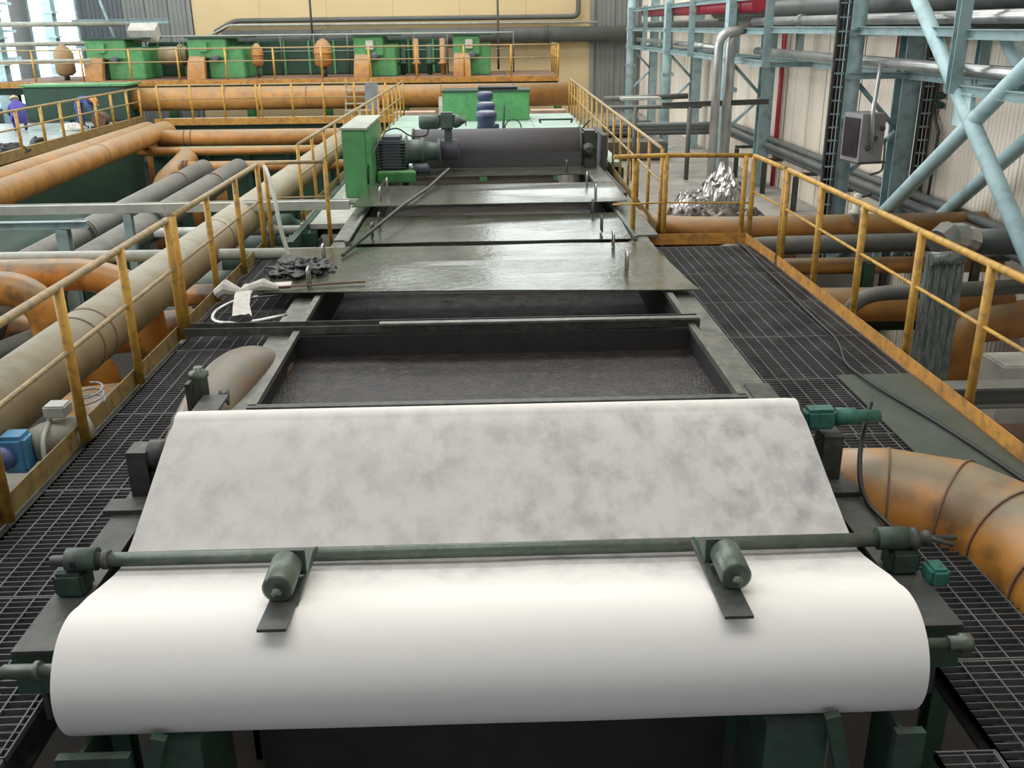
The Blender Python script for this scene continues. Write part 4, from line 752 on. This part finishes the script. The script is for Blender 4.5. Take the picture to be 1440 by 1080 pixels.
railing('rear_railing', 'thin railing behind the green machines on the far platform', [(-14+k*1.4, 42.4) for k in range(12)], h=1.6, z=.98, r=.03, rt=.03, kick=False, pm=greypipe, topm=whitepipe)
tag(MB().box((-13.6, 41.2, 2.75), (1.1, .6, .5), (.5, 0, 0)).build('white_board', whitebox), 'white sheet lying on top of the leftmost green machine', 'sheet')
# stair
st = thing('step_ladder', 'small steep metal stair up to the far platform', 'stair', (-4.6, 36.9, -.15))
for s_ in (-4.98, -4.05): MB().box((s_, 36.3, .45), (.06, .1, 1.35), (-.45, 0, 0)).build('stringer', railtop, st)
for k in range(5): MB().box((-4.52, 36.0+.12*k, -.0+.23*k), (.92, .22, .04)).build('tread', whitepipe, st)
tag(MB().box((-3.9, 35.0, .55), (.45, .1, .9), (0, .05, 0)).build('hanging_jacket', mat('grey_cloth', (.3, .3, .34), .9)), 'grey lavender jacket hanging on the railing beside the stair', 'jacket')
tag(MB().box2((-3.0, 33.5, -.1), (-1.6, 34.2, .1)).build('slab', mat('pink_brick', (.6, .4, .3), .8)), 'pale pinkish slab behind the deck at left', 'slab')
tag(MB().box2((1.7, 33.5, -.1), (2.9, 34.2, .1)).build('slab', MATS['pink_brick']), 'pale pinkish slab behind the deck at right', 'slab')
# back wall ducts
pipe('thin white line pipe along the back wall', [(-12.2, 45.3, 2.5), (-11.2, 45.3, 3.0), (5.3, 45.3, 2.95)], .05, whitepipe, fil=.2, name='service_pipe', seg=8)
pipe('dark grey pipe along the back wall turning up at its right end', [(-11.9, 45.6, 2.7), (-11, 45.6, 3.18), (4.45, 45.6, 3.2), (4.45, 45.6, 6)], .11, greypipe, fil=.3, name='service_pipe', seg=12)
pipe('thick black duct low along the back wall', [(-11.5, 45.35, 2.45), (7.4, 45.35, 2.45)], .33, darkpipe, name='duct', seg=16, flanges=[((3.0, 45.35, 2.45), (1, 0, 0))])
for (x, lb) in ((-7.45, 'thin vertical pipe on the back wall at left'), (.8, 'thin vertical grey pipe on the back wall near the rightmost green machine')): pipe(lb, [(x, 44.9, 1 if x > 0 else 2.4), (x, 44.9, 6)], .05, greypipe, name='service_pipe', seg=8)
# ================================================================= LEFT PLATFORM AND WORKERS
lp = thing('left_platform', 'pale plated work platform at far left where the workers are', 'platform', (-16, 30, -.3))
pal = mat('pale_platform_plate', (.36, .43, .4), .35, c2=(.26, .31, .3), scale=1, dirt=(.1, .12, .12), dirt_amt=.5)
for k in range(5):
    for j in range(3): MB().box2((-12.55-(j+1)*2.2, 22+k*2.7, -.35), (-12.57-j*2.2, 24.68+k*2.7, -.25)).build('deck_plate', pal, lp)
MB().box2((-12.55, 22, -.4), (-12.45, 36.5, -.12)).build('edge_strip', toe, lp)
MB().box2((-19.5, 22, -3), (-12.6, 36, -.4)).build('platform_body', dgreen, lp)
ryl = [(-12.5, y) for y in (23.2, 24.5, 26.6, 28.1, 29.4, 30.8, 32.1, 33.5, 35.0, 36.3)]
railing('platform_railing', 'yellow railing slanting along the right edge of the workers platform', ryl, h=1.15, z=-.3, r=.045, rt=.035, kick=False, rm=.025)
t = thing('storage_box', 'dark green box behind the workers', 'box', (-14.5, 36.6, -.25)); MB().bevbox((-16.6, 36.2, -.25), (-12.9, 37.6, .95), .03).build('box_body', dgreen, t); MB().box2((-16.7, 36.1, .95), (-12.8, 37.7, 1.02)).build('box_lid', green, t)
def sack(label, c, sx, sy, sz, M, name='sack', cat='sack', seed=0):
    o = blob((c[0]+seed, c[1], c[2]), sx, sy, sz, .35, 1.8, 18, 8)
    o.v = [v - Vector((seed, 0, 0)) for v in o.v]; return tag(o.build(name, M), label, cat)
sack('black upright bag on the left platform beside the railing', (-13.1, 25.6, -.25), .28, .4, .55, black)
sack('black bag lying flat at the left frame edge on the platform', (-13.4, 24.9, -.25), .5, .4, .22, black, seed=3)
sack('dark tool bag lying between the railing posts', (-12.9, 26.8, -.25), .5, .35, .22, black, seed=5)
sack('small round black bag by the platform railing', (-12.75, 28.2, -.25), .25, .3, .25, black, seed=7)
sack('white rag pile at the bending worker feet', (-13.5, 32.6, -.25), .42, .3, .22, rag, 'rag_pile', 'rags', 9)
sack('dark flat cloth lying on the pale platform', (-15.1, 28.6, -.25), .4, .35, .08, black, seed=12)
def person(label, J, E, R_, base, suit, head, look, hm, name='person'):
    """J joints, E edges (indices), R_ radii; head = index of head joint"""
    t = thing(name, label, 'person', base)
    me = bpy.data.meshes.new('body'); me.from_pydata([Vector(j)+Vector((0, 0, 0)) for j in J], E, []); o = bpy.data.objects.new('tmp', me); COL.objects.link(o)
    o.modifiers.new('s', 'SKIN'); sv_ = me.skin_vertices[0].data
    for i, r in enumerate(R_): sv_[i].radius = (r, r)
    sv_[0].use_root = True
    s2 = o.modifiers.new('u', 'SUBSURF'); s2.levels = 2
    dg = bpy.context.evaluated_depsgraph_get(); ev = o.evaluated_get(dg); nm = bpy.data.meshes.new_from_object(ev)
    bpy.data.objects.remove(o)
    nm.materials.clear()
    for M in (suit, skin, shoe): nm.materials.append(M)
    hp = Vector(J[head]); hands = [Vector(J[i]) for i in HAND]; feet = [Vector(J[i]) for i in FOOT]
    for p in nm.polygons:
        c = p.center; p.use_smooth = True
        if (c-hp).length < .15: p.material_index = 1
        elif min((c-h).length for h in hands) < .09: p.material_index = 1
        elif min((c-h).length for h in feet) < .15: p.material_index = 2
    b = bpy.data.objects.new('body', nm); COL.objects.link(b); b.parent = t
    d = Vector(look).normalized()
    up = Vector((0, 0, 1)) - d*d.z; up.normalize(); s_ = d.cross(up)
    # helmet dome + brim
    ax = (up*.9 - d*.1).normalized()
    WL[t.name] = Vector(base); B = Vector(base)
    P = B + hp
    MB().lathe(P + ax*.02, ax, [(0, .15), (.015, .15), (.02, .125), (.06, .12), (.1, .09), (.125, .05), (.135, .01)], 18).add([P+ax*.02+d*.12+s_*.09, P+ax*.02+d*.12-s_*.09, P+ax*.01+d*.2-s_*.06, P+ax*.01+d*.2+s_*.06], [[0, 1, 2, 3]]).build('helmet', hm, t)
    f = MB(); 
    f.lathe(P + d*.09 - up*.02, d - up*.2, [(0, .018), (.02, .016), (.035, .004)], 8)
    for q in (-1, 1): f.lathe(P + s_*.115*q - up*.01, s_*q, [(0, .028), (.012, .022), (.018, .003)], 8)
    f.build('nose_and_ears', skin, t)
    e = MB()
    for q in (-1, 1): e.lathe(P + d*.1 + s_*.035*q + up*.015, d, [(0, .012), (.006, .008), (.008, .001)], 8)
    e.box2(P + d*.105 - s_*.02 - up*.07, P + d*.11 + s_*.02 - up*.062); e.build('eyes_and_mouth', hair, t)
    # five fingers on each hand
    for hi in HAND:
        el_ = Vector(J[hi-1]); hv = Vector(J[hi]); dr_ = (hv-el_).normalized(); sd = dr_.cross(Vector((.3, .5, .8))).normalized(); nr = dr_.cross(sd); g = MB(); Bh = B+hv
        for k, (o_, l_) in enumerate(((-.03, .07), (-.01, .085), (.01, .08), (.03, .06))):
            g.tube([Bh+sd*o_+dr_*.02, Bh+sd*o_+dr_*(.03+l_*.5), Bh+sd*o_*.9+dr_*(.03+l_*.8)+nr*.02], [.011, .01, .008], 6)
        g.tube([Bh+sd*.035, Bh+sd*.065+dr_*.03, Bh+sd*.07+dr_*.06+nr*.01], [.013, .011, .009], 6); g.build('fingers', skin, t)
    return t
# bending man: pelvis, spine, chest, neck, head, arms, legs (local coords, facing +X)
HAND = (8, 12); FOOT = (17, 22)
J = [(-.12, 0, .82), (.02, 0, .98), (.18, 0, 1.0), (.3, 0, .95), (.42, 0, .88),
     (.2, -.19, .93), (.3, -.24, .7), (.44, -.2, .52), (.5, -.17, .44),
     (.2, .19, .93), (.32, .24, .72), (.46, .2, .56), (.52, .17, .48),
     (-.12, -.1, .76), (-.08, -.12, .45), (-.14, -.13, .1), (-.04, -.13, .05), (.03, -.14, .045),
     (-.12, .1, .76), (-.04, .12, .45), (-.08, .13, .1), (.02, .13, .05), (.09, .14, .045)]
E_ = [(0, 1), (1, 2), (2, 3), (3, 4), (2, 5), (5, 6), (6, 7), (7, 8), (2, 9), (9, 10), (10, 11), (11, 12), (0, 13), (13, 14), (14, 15), (15, 16), (16, 17), (0, 18), (18, 19), (19, 20), (20, 21), (21, 22)]
Rr = [.15, .15, .16, .065, .105, .08, .06, .045, .035, .08, .06, .045, .035, .1, .075, .055, .05, .045, .1, .075, .055, .05, .045]
person('man in blue overalls and orange helmet bending over on the left platform', J, E_, Rr, (-13.3, 33.0, -.25), overall, 4, (.75, 0, -.66), helmet)
# crouching figures
J2 = [(-.15, 0, .36), (-.08, 0, .62), (.08, 0, .84), (.2, 0, .95), (.32, 0, .98),
      (.1, -.2, .8), (.28, -.26, .58), (.46, -.2, .5), (.54, -.17, .46),
      (.1, .2, .8), (.28, .26, .58), (.46, .2, .5), (.54, .17, .46),
      (-.1, -.12, .34), (.3, -.2, .46), (.08, -.16, .1), (.16, -.16, .05), (.24, -.17, .045),
      (-.1, .12, .34), (.3, .2, .46), (.08, .16, .1), (.16, .16, .05), (.24, .17, .045)]
def rotJ(Jx, a): 
    c_, s_ = math.cos(a), math.sin(a); return [(x*c_-y*s_, x*s_+y*c_, z) for x, y, z in Jx]
R2 = [.2, .2, .19, .07, .11] + Rr[5:]
person('worker in violet-blue overalls crouching with his back turned on the left platform', rotJ(J2, 2.2), E_, R2, (-15.2, 32.6, -.25), purple, 4, (math.cos(2.2)*.8, math.sin(2.2)*.8, -.5), helmety)
person('crouching worker in dark clothes and orange helmet at the left frame edge', rotJ(J2, 3.3), E_, Rr[:], (-15.6, 31.4, -.25), darkcloth, 4, (-.8, -.1, -.5), helmet)
# missing worker tool
t = thing('winch', 'brown winch machine at the hands of the bending worker', 'winch', (-12.9, 33.4, -.25)); MB().lathe((-12.9, 33.2, .02), (0, 1, 0), [(0, .24), (.05, .24), (.06, .12), (.4, .12), (.41, .24), (.46, .24)], 16).build('drum', rust, t); MB().box2((-13.15, 33.1, -.25), (-12.62, 33.75, -.18)).build('base', darksteel, t)
bpy.context.view_layer.update()
